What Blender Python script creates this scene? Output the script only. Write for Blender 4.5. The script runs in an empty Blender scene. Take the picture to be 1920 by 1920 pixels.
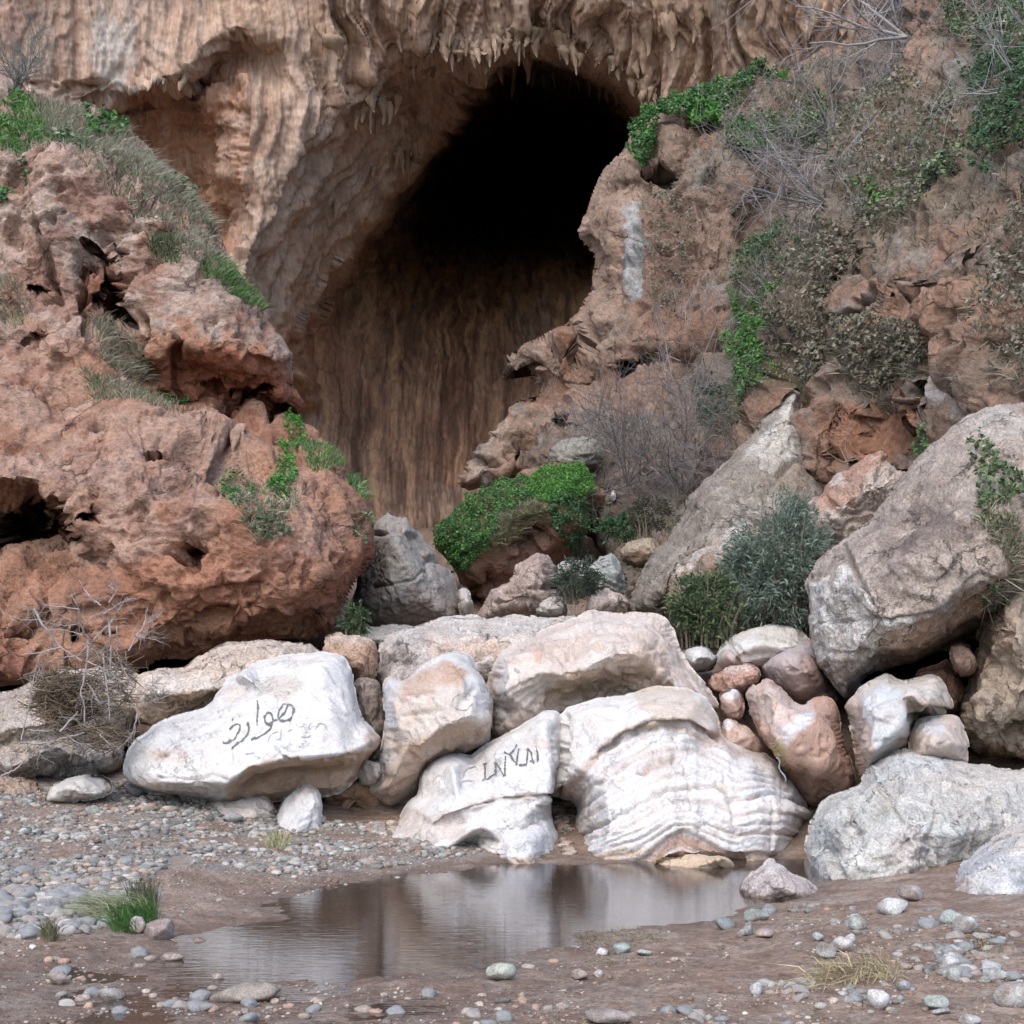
import bpy, math, random
import numpy as np
from mathutils import Vector
from mathutils.geometry import delaunay_2d_cdt

# ------------------------------------------------------------------ camera, sky, sun, exposure
scene = bpy.context.scene
F = 3045.0          # focal length of the photograph in its own pixels (1920 wide)
HZ = 1200.0         # row of the horizon
EYE = 1.6           # eye height above the pool
cam_data = bpy.data.cameras.new('camera')
cam_data.sensor_width = 36.0
cam_data.lens = 36.0 * F / 1920.0
cam_data.shift_y = 0.125
cam_data.clip_start = 0.05
cam_data.clip_end = 2000
camera = bpy.data.objects.new('camera', cam_data)
scene.collection.objects.link(camera)
camera.location = (0, 0, EYE)
camera.rotation_euler = (math.radians(90), 0, 0)
scene.camera = camera

SUN_EL, SUN_AZ = 52.0, 200.0      # azimuth clockwise from +Y (behind the camera, to the left)
world = bpy.data.worlds.new('World')
scene.world = world
world.use_nodes = True
wn = world.node_tree
bg = wn.nodes['Background']
sky = wn.nodes.new('ShaderNodeTexSky')
sky.sky_type = 'NISHITA'
sky.sun_disc = False
sky.sun_elevation = math.radians(SUN_EL)
sky.sun_rotation = math.radians(SUN_AZ)
sky.air_density = 1.0
sky.dust_density = 2.1
sky.ozone_density = 1.0
wn.links.new(sky.outputs[0], bg.inputs[0])
bg.inputs[1].default_value = 0.15
sun_data = bpy.data.lights.new('sun', 'SUN')
sun_data.energy = 0.8
sun_data.angle = math.radians(45)
sun_data.color = (1.0, 0.95, 0.88)
sun = bpy.data.objects.new('sun', sun_data)
scene.collection.objects.link(sun)
_a, _e = math.radians(SUN_AZ), math.radians(SUN_EL)
_d = Vector((math.sin(_a) * math.cos(_e), math.cos(_a) * math.cos(_e), math.sin(_e)))
sun.rotation_euler = _d.to_track_quat('Z', 'Y').to_euler()
vs = scene.view_settings
vs.view_transform = 'Standard'
vs.look = 'None'
vs.exposure = 1.1
vs.gamma = 1.0
vs.use_curve_mapping = False
scene.cycles.max_bounces = 6
scene.cycles.diffuse_bounces = 3
scene.cycles.transparent_max_bounces = 6

rng = np.random.default_rng(7)
random.seed(7)
C = scene.collection

# ------------------------------------------------------------------ noise
_G = rng.normal(size=(64, 3)).astype(np.float32)
_G /= np.linalg.norm(_G, axis=1)[:, None]

def perlin(P, seed=0):
    P = np.asarray(P, np.float32)
    i = np.floor(P).astype(np.int32)
    f = P - i
    u = f * f * f * (f * (f * 6 - 15) + 10)
    ix, iy, iz = i[:, 0].astype(np.uint32), i[:, 1].astype(np.uint32), i[:, 2].astype(np.uint32)
    out = np.zeros(len(P), np.float32)
    A = [ix * np.uint32(73856093), (ix + np.uint32(1)) * np.uint32(73856093)]
    B = [iy * np.uint32(19349663), (iy + np.uint32(1)) * np.uint32(19349663)]
    D = [iz * np.uint32(83492791), (iz + np.uint32(1)) * np.uint32(83492791)]
    for a in (0, 1):
        wa = u[:, 0] if a else 1 - u[:, 0]
        for b in (0, 1):
            wb = wa * (u[:, 1] if b else 1 - u[:, 1])
            for c in (0, 1):
                h = A[a] ^ B[b] ^ D[c] ^ np.uint32((seed * 374761393) & 0xffffffff)
                h = (h ^ (h >> np.uint32(13))) * np.uint32(1274126177)
                h = (h ^ (h >> np.uint32(16))) & np.uint32(63)
                g = _G[h]
                d = g[:, 0] * (f[:, 0] - a) + g[:, 1] * (f[:, 1] - b) + g[:, 2] * (f[:, 2] - c)
                out += wb * (u[:, 2] if c else 1 - u[:, 2]) * d
    return out * 1.5

def fbm(P, octv=4, seed=0, gain=0.5):
    P = np.asarray(P, np.float32)
    o = np.zeros(len(P), np.float32); a = 1.0; f = 1.0
    for k in range(octv):
        o += a * perlin(P * f, seed + k * 17); a *= gain; f *= 2.03
    return o

def ridged(P, octv=3, seed=0, gain=0.5):
    o = np.zeros(len(P), np.float32); a = 1.0; f = 1.0
    for k in range(octv):
        o += a * (1 - 2 * np.abs(perlin(P * f, seed + k * 31))); a *= gain; f *= 2.07
    return o

def billow(P, octv=3, seed=0, gain=0.5):
    o = np.zeros(len(P), np.float32); a = 1.0; f = 1.0
    for k in range(octv):
        q = np.abs(perlin(P * f, seed + k * 31))
        o += a * (np.sqrt(q * q + .0012) * 2 - .55); a *= gain; f *= 2.11
    return o

def sstep(a, b, x):
    t = np.clip((x - a) / (b - a), 0, 1)
    return t * t * (3 - 2 * t)

# ------------------------------------------------------------------ geometry helpers
def unproj(px, py, Y):
    px, py, Y = np.asarray(px, float), np.asarray(py, float), np.asarray(Y, float)
    return np.stack([(px - 960) / F * Y, Y, EYE - (py - HZ) / F * Y], -1)

def in_poly(x, y, poly):
    r = np.zeros(x.shape, bool)
    n = len(poly)
    for k in range(n):
        x1, y1 = poly[k][:2]; x2, y2 = poly[(k + 1) % n][:2]
        if y1 == y2: continue
        c = ((y1 > y) != (y2 > y)) & (x < (x2 - x1) * (y - y1) / (y2 - y1) + x1)
        r ^= c
    return r

def seg_dist(x, y, pl, closed=False, vals=None):
    best = np.full(x.shape, 1e9); bx = np.zeros(x.shape); by = np.zeros(x.shape); bv = np.zeros(x.shape)
    n = len(pl)
    for k in range(n if closed else n - 1):
        x1, y1 = pl[k][:2]; x2, y2 = pl[(k + 1) % n][:2]
        dx, dy = x2 - x1, y2 - y1
        L = dx * dx + dy * dy + 1e-9
        t = np.clip(((x - x1) * dx + (y - y1) * dy) / L, 0, 1)
        qx, qy = x1 + t * dx, y1 + t * dy
        d = (x - qx) ** 2 + (y - qy) ** 2
        m = d < best
        best = np.where(m, d, best); bx = np.where(m, qx, bx); by = np.where(m, qy, by)
        if vals is not None:
            bv = np.where(m, vals[k] + t * (vals[(k + 1) % n] - vals[k]), bv)
    return np.sqrt(best), bx, by, bv

def catmull(pts, sub=4):
    p = np.array(pts, float); n = len(p); out = []
    for k in range(n):
        a, b, c, d = p[k - 1], p[k], p[(k + 1) % n], p[(k + 2) % n]
        for j in range(sub):
            t = j / sub
            out.append(0.5 * ((2 * b) + (c - a) * t + (2 * a - 5 * b + 4 * c - d) * t * t + (3 * b - a - 3 * c + d) * t ** 3) * 0.6
                       + 0.4 * (b + (c - b) * t))
    return np.array(out)

def blur(A, sig):
    if sig < 0.4: return A
    r = int(math.ceil(sig * 2.5)); k = np.exp(-0.5 * (np.arange(-r, r + 1) / sig) ** 2); k /= k.sum()
    for ax in (0, 1):
        pad = [(0, 0), (0, 0)]; pad[ax] = (r, r)
        B = np.pad(A, pad, mode='edge'); o = np.zeros_like(A)
        n = A.shape[ax]
        for j, w in enumerate(k):
            o += w * (B[j:j + n] if ax == 0 else B[:, j:j + n])
        A = o
    return A

def mesh_from(name, V, faces_quads=None, tris=None, cols=None, smooth=True):
    me = bpy.data.meshes.new(name)
    V = np.asarray(V, np.float32)
    nq = 0 if faces_quads is None else len(faces_quads)
    nt = 0 if tris is None else len(tris)
    me.vertices.add(len(V)); me.vertices.foreach_set('co', V.ravel())
    idx = []
    if nq: idx.append(np.asarray(faces_quads, np.int32).ravel())
    if nt: idx.append(np.asarray(tris, np.int32).ravel())
    idx = np.concatenate(idx)
    me.loops.add(len(idx)); me.loops.foreach_set('vertex_index', idx)
    me.polygons.add(nq + nt)
    st = np.concatenate([np.arange(nq) * 4, nq * 4 + np.arange(nt) * 3]).astype(np.int32)
    me.polygons.foreach_set('loop_start', st)
    me.polygons.foreach_set('use_smooth', np.full(nq + nt, smooth, bool))
    me.update(calc_edges=True)
    if cols is not None:
        ca = me.color_attributes.new('Col', 'FLOAT_COLOR', 'POINT')
        cc = np.ones((len(V), 4), np.float32); cc[:, :3] = cols
        ca.data.foreach_set('color', cc.ravel())
    return me

def link(name, me, mat=None, parent=None, origin=None, label=None, cat=None, group=None, kind=None):
    o = bpy.data.objects.new(name, me)
    if mat is not None and me is not None and len(me.materials) == 0: me.materials.append(mat)
    C.objects.link(o)
    if origin is not None: o.location = origin
    if parent is not None: o.parent = parent
    if label: o['label'] = label
    if cat: o['category'] = cat
    if group: o['group'] = group
    if kind: o['kind'] = kind
    return o

# ------------------------------------------------------------------ materials (colour comes from the thing's own Col attribute, grain and relief from nodes)
def rock_mat(name, scale=6.0, bump=0.35, bdist=0.02, rough=0.85, var=0.3, speck=0.25, pits=0.0, stretch=(1, 1, 1), spec=0.25, crack=0.0, cscale=1.5, fine=0.45):
    m = bpy.data.materials.new(name); m.use_nodes = True
    nt = m.node_tree; N = nt.nodes; L = nt.links
    b = N['Principled BSDF']; b.inputs['Roughness'].default_value = rough
    b.inputs['Specular IOR Level'].default_value = spec
    at = N.new('ShaderNodeAttribute'); at.attribute_name = 'Col'
    tc = N.new('ShaderNodeTexCoord'); mp = N.new('ShaderNodeMapping'); mp.inputs['Scale'].default_value = stretch
    L.new(tc.outputs['Object'], mp.inputs['Vector'])
    n1 = N.new('ShaderNodeTexNoise'); n1.inputs['Scale'].default_value = scale; n1.inputs['Detail'].default_value = 5; n1.inputs['Roughness'].default_value = 0.68
    n2 = N.new('ShaderNodeTexNoise'); n2.inputs['Scale'].default_value = scale * 7; n2.inputs['Detail'].default_value = 2.5; n2.inputs['Roughness'].default_value = 0.7
    L.new(mp.outputs[0], n1.inputs['Vector']); L.new(mp.outputs[0], n2.inputs['Vector'])
    r1 = N.new('ShaderNodeMapRange'); r1.inputs[1].default_value = 0.28; r1.inputs[2].default_value = 0.72
    r1.inputs[3].default_value = 1 - var; r1.inputs[4].default_value = 1 + var * 0.75
    L.new(n1.outputs['Fac'], r1.inputs[0])
    r2 = N.new('ShaderNodeMapRange'); r2.inputs[1].default_value = 0.35; r2.inputs[2].default_value = 0.6
    r2.inputs[3].default_value = 1 - speck; r2.inputs[4].default_value = 1.0 + speck * 0.3
    L.new(n2.outputs['Fac'], r2.inputs[0])
    mu = N.new('ShaderNodeMath'); mu.operation = 'MULTIPLY'
    L.new(r1.outputs[0], mu.inputs[0]); L.new(r2.outputs[0], mu.inputs[1])
    csrc = None
    if crack > 0:
        wv = N.new('ShaderNodeVectorMath'); wv.operation = 'MULTIPLY_ADD'; wv.inputs[1].default_value = (.35, .35, .35)
        L.new(n1.outputs['Color'], wv.inputs[0]); L.new(mp.outputs[0], wv.inputs[2])
        ve = N.new('ShaderNodeTexVoronoi'); ve.feature = 'DISTANCE_TO_EDGE'; ve.inputs['Scale'].default_value = cscale
        L.new(wv.outputs[0], ve.inputs['Vector'])
        rc = N.new('ShaderNodeMapRange'); rc.inputs[1].default_value = 0.0; rc.inputs[2].default_value = 0.022; rc.inputs[3].default_value = 1; rc.inputs[4].default_value = 0
        L.new(ve.outputs['Distance'], rc.inputs[0])
        nm = N.new('ShaderNodeTexNoise'); nm.inputs['Scale'].default_value = cscale * 1.3; nm.inputs['Detail'].default_value = 2
        L.new(tc.outputs['Object'], nm.inputs['Vector'])
        rm = N.new('ShaderNodeMapRange'); rm.inputs[1].default_value = 0.48; rm.inputs[2].default_value = 0.6; rm.inputs[3].default_value = 0; rm.inputs[4].default_value = crack
        L.new(nm.outputs['Fac'], rm.inputs[0])
        mc = N.new('ShaderNodeMath'); mc.operation = 'MULTIPLY'; L.new(rc.outputs[0], mc.inputs[0]); L.new(rm.outputs[0], mc.inputs[1])
        csrc = mc.outputs[0]
        om = N.new('ShaderNodeMath'); om.operation = 'MULTIPLY_ADD'; om.inputs[1].default_value = -0.55; om.inputs[2].default_value = 1.0
        L.new(csrc, om.inputs[0])
        mu2 = N.new('ShaderNodeMath'); mu2.operation = 'MULTIPLY'; L.new(mu.outputs[0], mu2.inputs[0]); L.new(om.outputs[0], mu2.inputs[1]); mu = mu2
    vm = N.new('ShaderNodeVectorMath'); vm.operation = 'SCALE'
    L.new(at.outputs['Color'], vm.inputs[0]); L.new(mu.outputs[0], vm.inputs['Scale'])
    L.new(vm.outputs[0], b.inputs['Base Color'])
    ad = N.new('ShaderNodeMath'); ad.operation = 'MULTIPLY_ADD'; ad.inputs[1].default_value = fine
    L.new(n2.outputs['Fac'], ad.inputs[0]); L.new(n1.outputs['Fac'], ad.inputs[2])
    hsrc = ad.outputs[0]
    if pits > 0:
        vo = N.new('ShaderNodeTexVoronoi'); vo.inputs['Scale'].default_value = scale * 2.4; vo.inputs['Randomness'].default_value = 1
        L.new(mp.outputs[0], vo.inputs['Vector'])
        rv = N.new('ShaderNodeMapRange'); rv.inputs[1].default_value = 0.05; rv.inputs[2].default_value = 0.5
        rv.inputs[3].default_value = -pits; rv.inputs[4].default_value = 0.0
        L.new(vo.outputs['Distance'], rv.inputs[0])
        a2 = N.new('ShaderNodeMath'); a2.operation = 'ADD'
        L.new(hsrc, a2.inputs[0]); L.new(rv.outputs[0], a2.inputs[1]); hsrc = a2.outputs[0]
    if csrc is not None:
        a3 = N.new('ShaderNodeMath'); a3.operation = 'MULTIPLY_ADD'; a3.inputs[1].default_value = -0.8
        L.new(csrc, a3.inputs[0]); L.new(hsrc, a3.inputs[2]); hsrc = a3.outputs[0]
    bp = N.new('ShaderNodeBump'); bp.inputs['Strength'].default_value = bump; bp.inputs['Distance'].default_value = bdist
    L.new(hsrc, bp.inputs['Height']); L.new(bp.outputs[0], b.inputs['Normal'])
    return m

def leaf_mat(name, trans=0.25, rough=0.55):
    m = bpy.data.materials.new(name); m.use_nodes = True
    nt = m.node_tree; N = nt.nodes; L = nt.links
    b = N['Principled BSDF']; b.inputs['Roughness'].default_value = rough; b.inputs['Specular IOR Level'].default_value = 0.25
    at = N.new('ShaderNodeAttribute'); at.attribute_name = 'Col'
    nz = N.new('ShaderNodeTexNoise'); nz.inputs['Scale'].default_value = 30.0
    tc = N.new('ShaderNodeTexCoord'); L.new(tc.outputs['Object'], nz.inputs['Vector'])
    r = N.new('ShaderNodeMapRange'); r.inputs[3].default_value = 0.7; r.inputs[4].default_value = 1.3
    L.new(nz.outputs['Fac'], r.inputs[0])
    vm = N.new('ShaderNodeVectorMath'); vm.operation = 'SCALE'
    L.new(at.outputs['Color'], vm.inputs[0]); L.new(r.outputs[0], vm.inputs['Scale'])
    L.new(vm.outputs[0], b.inputs['Base Color'])
    if trans > 0:
        t = N.new('ShaderNodeBsdfTranslucent'); L.new(vm.outputs[0], t.inputs['Color'])
        mx = N.new('ShaderNodeMixShader'); mx.inputs[0].default_value = trans
        L.new(b.outputs[0], mx.inputs[1]); L.new(t.outputs[0], mx.inputs[2])
        L.new(mx.outputs[0], N['Material Output'].inputs['Surface'])
    return m

M_SMOOTH = rock_mat('river_polished_limestone', 7.0, 0.6, 0.025, 0.8, 0.15, 0.18, crack=.6, cscale=2.6, pits=.08)
M_ROUGH = rock_mat('weathered_boulder_rock', 6.0, 0.9, 0.04, 0.9, 0.3, 0.4, pits=0.15, crack=.8, cscale=2.0)
M_GREY = rock_mat('grey_pitted_rock', 8.0, 0.85, 0.028, 0.9, 0.26, 0.32, pits=0.2, crack=.7, cscale=3.0)
M_RED = rock_mat('red_conglomerate', 3.5, 0.8, 0.09, 0.95, 0.32, 0.28, pits=0.3, stretch=(1, 1, 1.25), fine=.25, crack=.6, cscale=1.1)
M_CLIFF = rock_mat('ochre_cliff_rock', 2.2, 0.8, 0.12, 0.95, 0.28, 0.22, stretch=(1, .12, 0.35), fine=.25, pits=.12)
M_SLOPE = rock_mat('earthy_slope_rock', 2.4, 0.8, 0.11, 0.95, 0.34, 0.3, pits=0.3, fine=.25, crack=.6, cscale=.8)
M_GROUND = rock_mat('wet_red_silt', 5.0, 0.9, 0.035, 0.55, 0.34, 0.35, spec=0.4, pits=.2)
M_PEB = rock_mat('pebble_stone', 16.0, 0.5, 0.008, 0.8, 0.38, 0.35, pits=.1)
M_LEAF = leaf_mat('leaf_green')
M_DRY = leaf_mat('dry_grass', 0.1, 0.9)
M_TWIG = rock_mat('bare_twig_bark', 30, 0.3, 0.004, 0.9, 0.25, 0.2)

# ------------------------------------------------------------------ a rock body: outline and facets at their own distances, closed behind
SURF = {}

def paint(px, py, P, base, layers, seed):
    """albedo: base colour plus stains and a few painted-in shadows, each with a shape of its own (blob, line, noise patch, polygon)"""
    n = len(px)
    col = np.tile(np.array(base, np.float32), (n, 1))
    bb = np.array(base)
    layers = list(layers) + [('n', 2.7, .15, .3, tuple(bb * [.84, .78, .72]), .32), ('n', 8.0, .3, .2, tuple(bb * .72), .25)]
    w1 = None
    for L in layers:
        k = L[0]
        if k == 'n':      # noise patches: freq, threshold, softness, colour, strength[, stretch]
            fr, th, so, c, s = L[1:6]
            st = np.array(L[6] if len(L) > 6 else (1, 1, 1), np.float32)
            q = fbm(P * fr * st, 4, seed + int(abs(th) * 97) + int(fr * 13), 0.6)
            a = sstep(th - so, th + so, q) * s
        else:
            if w1 is None:
                sc = 0.012
                Q = np.stack([px * sc, py * sc, np.full(n, seed * 1.7)], -1)
                w1 = fbm(Q, 4, seed + 5, 0.62); w2 = fbm(Q + 31.7, 4, seed + 9, 0.62)
            if k == 'b':  # blob: px, py, rx, ry, colour, strength[, angle]
                cx, cy, rx, ry, c, s = L[1:7]
                an = math.radians(L[7]) if len(L) > 7 else 0.0
                dx = px - cx; dy = py - cy
                u = (dx * math.cos(an) + dy * math.sin(an)) / rx
                v = (-dx * math.sin(an) + dy * math.cos(an)) / ry
                r = np.sqrt(u * u + v * v) + 0.45 * w1
                a = (1 - sstep(0.72, 1.12, r)) * s
            elif k == 'l':  # line: polyline, half width px, colour, strength
                pl, hw, c, s = L[1:5]
                d, _, _, _ = seg_dist(px + w1 * hw * 1.2, py + w2 * hw * 1.2, pl)
                a = np.exp(-(d / hw) ** 2) * s
            elif k == 'p':  # polygon: pts, soft px, colour, strength
                pl, so, c, s = L[1:5]
                xx = px + w1 * so * 1.6; yy = py + w2 * so * 1.6
                d, _, _, _ = seg_dist(xx, yy, pl, True)
                d = np.where(in_poly(xx, yy, pl), d, -d)
                a = sstep(-so * 0.5, so * 0.5, d) * s
        col += (np.array(c, np.float32) - col) * np.clip(a, 0, 1)[:, None]
    return col

def terrace(P, f, seed, sharp=.82):
    q = fbm(P * f, 3, seed, .5) * 4.5
    k = np.floor(q); return k + sstep(sharp, 1.0, q - k) - q * .6

def rough_disp(kind, P, seed, amp):
    if kind == 'smooth':
        d = 0.05 * fbm(P * 1.3, 2, seed) + 0.012 * fbm(P * 5, 3, seed + 3) + 0.016 * np.minimum(ridged(P * 2.0, 2, seed + 5) - .2, .25) - 0.02 * sstep(.3, .5, fbm(P * 7, 2, seed + 6)) + 0.012 * np.minimum(0, fbm(P * 3.1, 3, seed + 7) + 0.25) + 0.024 * terrace(P * np.array([1, 1, 1.4], np.float32), .8, seed + 80)
    elif kind == 'rough':
        d = 0.07 * fbm(P * 1.4, 3, seed) + 0.03 * ridged(P * 3.2, 3, seed + 3) + 0.014 * fbm(P * 12, 3, seed + 7) + 0.045 * terrace(P, .9, seed + 80)
    elif kind == 'grey':
        d = 0.05 * fbm(P * 1.2, 3, seed) + 0.02 * ridged(P * 5, 3, seed + 3) + 0.012 * fbm(P * 18, 2, seed + 7) + 0.03 * terrace(P, .9, seed + 80)
    elif kind == 'red':
        f1 = fbm(P * 0.5, 3, seed)
        S = P * np.array([1, 1, 1.35], np.float32)
        z = P[:, 2] * 2.2 + 1.5 * f1 + 1.2 * fbm(P * .9, 3, seed + 33, .6)
        fr = z - np.floor(z); saw = np.where(fr < .8, fr / .8, (1 - fr) / .2)
        mk = sstep(0, .4, fbm(P * .5, 2, seed + 90))
        d = 0.24 * f1 + 0.25 * billow(S * .52, 4, seed + 3, .43) + 0.05 * terrace(P, .8, seed + 80) - 0.07 * saw * mk
        d -= 0.22 * sstep(0.36, 0.56, fbm(P * 1.5, 2, seed + 70)) + 0.10 * sstep(.32, .5, fbm(P * 3.4, 2, seed + 72)) + 0.04 * sstep(.28, .5, fbm(S * 7, 2, seed + 73))
    elif kind == 'slope':
        f1 = fbm(P * .3, 3, seed)
        z = P[:, 2] * 1.1 + 1.4 * f1 + 1.0 * fbm(P * .7, 3, seed + 33, .6)
        fr = z - np.floor(z); saw = np.where(fr < .8, fr / .8, (1 - fr) / .2)
        d = 0.40 * f1 + 0.40 * billow(P * np.array([.5, .5, .36], np.float32), 4, seed + 3, .44) - .16 * saw * sstep(-.1, .35, fbm(P * .4, 2, seed + 90))
        d += 0.10 * terrace(P * np.array([1, 1, .8], np.float32), .45, seed + 80)
        d -= 0.32 * sstep(0.36, 0.58, fbm(P * .9, 2, seed + 70)) + .12 * sstep(.32, .5, fbm(P * 2.4, 2, seed + 72))
    elif kind == 'none':
        d = np.zeros(len(P), np.float32)
    return d * amp

def rock(name, outline, pts=(), D=0.0, res=3.0, lean=0.0, R=60, r=0.3, sig=8, kind='smooth', amp=1.0, lines=(),
         base=(.5, .5, .5), layers=(), mat=None, thick=1.0, seed=1, cracks=(), smooth_outline=True, facets=0, facet_amp=0.25,
         label=None, cat='boulder', structure=False, warp=None, hook=None, group=None, holes=(), tint=None):
    ol0 = [(p[0], p[1], (D + p[2]) if len(p) > 2 else None) for p in outline]
    ys = [p[1] for p in ol0]; yb, yt = max(ys), min(ys)
    ol = np.array([(p[0], p[1], p[2] if p[2] is not None else D + lean * (yb - p[1]) / (yb - yt)) for p in ol0], float)
    tri_v = [tuple(p) for p in ol]
    if smooth_outline:
        ol = catmull(ol, 5)
        ja = {'smooth': 2.6, 'rough': 4.5, 'grey': 3.5, 'red': 5, 'slope': 5}.get(kind, 2) * min(1.0, np.ptp(ol[:, 0]) / 160)
        Q = np.stack([ol[:, 0] * .035, ol[:, 1] * .035, np.full(len(ol), seed * 1.3)], -1)
        ol[:, 0] += ja * 1.6 * fbm(Q, 3, seed + 1, .65); ol[:, 1] += ja * 1.6 * fbm(Q + 17, 3, seed + 2, .65)
    x0, y0 = ol[:, 0].min() - res, ol[:, 1].min() - res
    W = int((ol[:, 0].max() + res - x0) / res) + 2; Hh = int((ol[:, 1].max() + res - y0) / res) + 2
    gx, gy = np.meshgrid(x0 + np.arange(W) * res, y0 + np.arange(Hh) * res)
    # faceted depth from the triangulated outline and interior points
    cv = [Vector((p[0], p[1])) for p in tri_v]; cd = [p[2] for p in tri_v]
    ce = [(k, (k + 1) % len(tri_v)) for k in range(len(tri_v))]
    for p in pts:
        cv.append(Vector((p[0], p[1]))); cd.append(D + p[2])
    for ln in lines:
        k0 = len(cv)
        for p in ln:
            cv.append(Vector((p[0], p[1]))); cd.append(D + p[2])
        ce += [(k0 + j, k0 + j + 1) for j in range(len(ln) - 1)]
    vo, eo, fo, ov, _, _ = delaunay_2d_cdt(cv, ce, [], 0, 1e-4)
    src = np.array([(v.x, v.y) for v in cv]); cd = np.array(cd)
    dv = []
    for k, v in enumerate(vo):
        if ov[k]: dv.append(cd[ov[k][0]])
        else:
            q = (src[:, 0] - v.x) ** 2 + (src[:, 1] - v.y) ** 2
            j = np.argsort(q)[:2]; wq = 1 / (np.sqrt(q[j]) + 1e-6); dv.append(float((cd[j] * wq).sum() / wq.sum()))
    dist, nx, ny, nY = seg_dist(gx, gy, ol, True, ol[:, 2])
    lx, ly = gx, gy
    if warp is not None:
        lx, ly = warp(gx, gy)
    Yd = np.full(gx.shape, np.nan)
    for f in fo:
        a, b, c = [vo[k] for k in f]; da, db, dc = [dv[k] for k in f]
        det = (b.y - c.y) * (a.x - c.x) + (c.x - b.x) * (a.y - c.y)
        if abs(det) < 1e-6: continue
        if warp is None:
            i0 = max(int((min(a.x, b.x, c.x) - x0) / res), 0); i1 = int((max(a.x, b.x, c.x) - x0) / res) + 2
            j0 = max(int((min(a.y, b.y, c.y) - y0) / res), 0); j1 = int((max(a.y, b.y, c.y) - y0) / res) + 2
        else: i0, i1, j0, j1 = 0, W, 0, Hh
        X, Z = lx[j0:j1, i0:i1], ly[j0:j1, i0:i1]
        l1 = ((b.y - c.y) * (X - c.x) + (c.x - b.x) * (Z - c.y)) / det
        l2 = ((c.y - a.y) * (X - c.x) + (a.x - c.x) * (Z - c.y)) / det
        l3 = 1 - l1 - l2
        m = (l1 >= -1e-6) & (l2 >= -1e-6) & (l3 >= -1e-6)
        sub = Yd[j0:j1, i0:i1]; sub[m] = (l1 * da + l2 * db + l3 * dc)[m]
    Yd = np.where(np.isnan(Yd), nY, Yd)
    ins = in_poly(gx, gy, ol)
    if facets:
        fr = np.random.default_rng(seed * 13 + 5)
        u = (gx - ol[:, 0].mean()) / (np.ptp(ol[:, 0]) / 2); v = (gy - ol[:, 1].mean()) / (np.ptp(ol[:, 1]) / 2)
        best = None
        for k in range(facets):
            an = fr.uniform(0, 6.283); sl = fr.uniform(0.3, 1.0)
            pl = (math.cos(an) * u + math.sin(an) * v) * sl - fr.uniform(0.1, 0.45)
            best = pl if best is None else np.maximum(best, pl)
        Yd = Yd + facet_amp * np.clip(best, -0.6, 1.0)
    Yd = blur(Yd, sig / res)
    t = np.clip(np.where(ins, dist, 0) / R, 0, 1)
    for (hx, hy, rx, ry, dep) in holes:
        hn = fbm(np.stack([gx.ravel() * .03, gy.ravel() * .03, np.full(gx.size, hx * .1)], -1), 4, seed + 88, .6).reshape(gx.shape)
        q = np.sqrt(((gx - hx) / rx) ** 2 + ((gy - hy) / ry) ** 2) + .55 * hn
        Yd = Yd + dep * (1 - sstep(.45, 1.05, q))
    Yd = Yd + r * (1 - t) ** 2.3
    # cells and snapped rim
    cc = in_poly(gx[:-1, :-1] + res / 2, gy[:-1, :-1] + res / 2, ol)
    cnt = np.zeros(gx.shape, int)
    cnt[:-1, :-1] += cc; cnt[1:, :-1] += cc; cnt[:-1, 1:] += cc; cnt[1:, 1:] += cc
    used = cnt > 0; rim = used & (cnt < 4)
    SX = np.where(rim, nx, gx); SY = np.where(rim, ny, gy)
    Yd = np.where(rim, nY + r, Yd)
    P = unproj(SX, SY, Yd)
    # relax the rim so that the silhouette runs evenly
    um = used.astype(float)
    for it in range(16):
        w = np.zeros(gx.shape); acc = np.zeros(P.shape)
        for dj, di in ((0, 1), (0, -1), (1, 0), (-1, 0)):
            ok = np.roll(rim, (dj, di), (0, 1)).astype(float)
            acc += np.roll(P, (dj, di), (0, 1)) * ok[..., None]; w += ok
        mrel = rim & (w >= 1)
        P[mrel] = 0.5 * P[mrel] + 0.5 * (acc[mrel] / w[mrel][:, None])
    P0 = P; P = unproj(gx, gy, Yd)
    du = np.gradient(P, axis=1); dw = np.gradient(P, axis=0)
    Nn = np.cross(du, dw); Nn /= np.linalg.norm(Nn, axis=-1)[..., None] + 1e-12
    flip = Nn[..., 1] > 0; Nn[flip] *= -1
    Nn = np.stack([blur(Nn[..., c], 1.6) for c in range(3)], -1); Nn /= np.linalg.norm(Nn, axis=-1)[..., None] + 1e-12
    P = P0
    vid = np.full(gx.shape, -1); vid[used] = np.arange(used.sum())
    fx, fy = SX[used], SY[used]; Pv = P[used].astype(np.float32); Nv = Nn[used]
    d = rough_disp(kind, Pv + seed * 7.31, seed, amp)
    td = np.clip(np.where(ins, dist, 0)[used] / (R * 1.3), 0, 1)
    if kind != 'none': d = d - np.median(d); d = np.where(d > 0, d * (.25 + .75 * td), d * (.6 + .4 * td))
    cmod = None
    for ck in cracks:
        pl, hw, dep = ck[:3]
        jx = fbm(np.stack([fx * 0.03, fy * 0.03, np.full(len(fx), seed)], -1), 3, seed + 77)
        q, _, _, _ = seg_dist(fx + jx * hw * 1.5, fy + np.roll(jx, 1) * hw * 1.5, pl)
        d = d - dep * np.exp(-(q / hw) ** 2)
    if hook is not None:
        dd, cmod = hook(fx, fy, Pv)
        d = d + dd
    Pv = Pv + Nv * d[:, None]
    P2 = P.copy(); P2[used] = Pv
    col = paint(fx, fy, P[used].astype(np.float32) + seed * 3.7, base, layers, seed)
    if cmod is not None: col = cmod(col)
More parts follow.
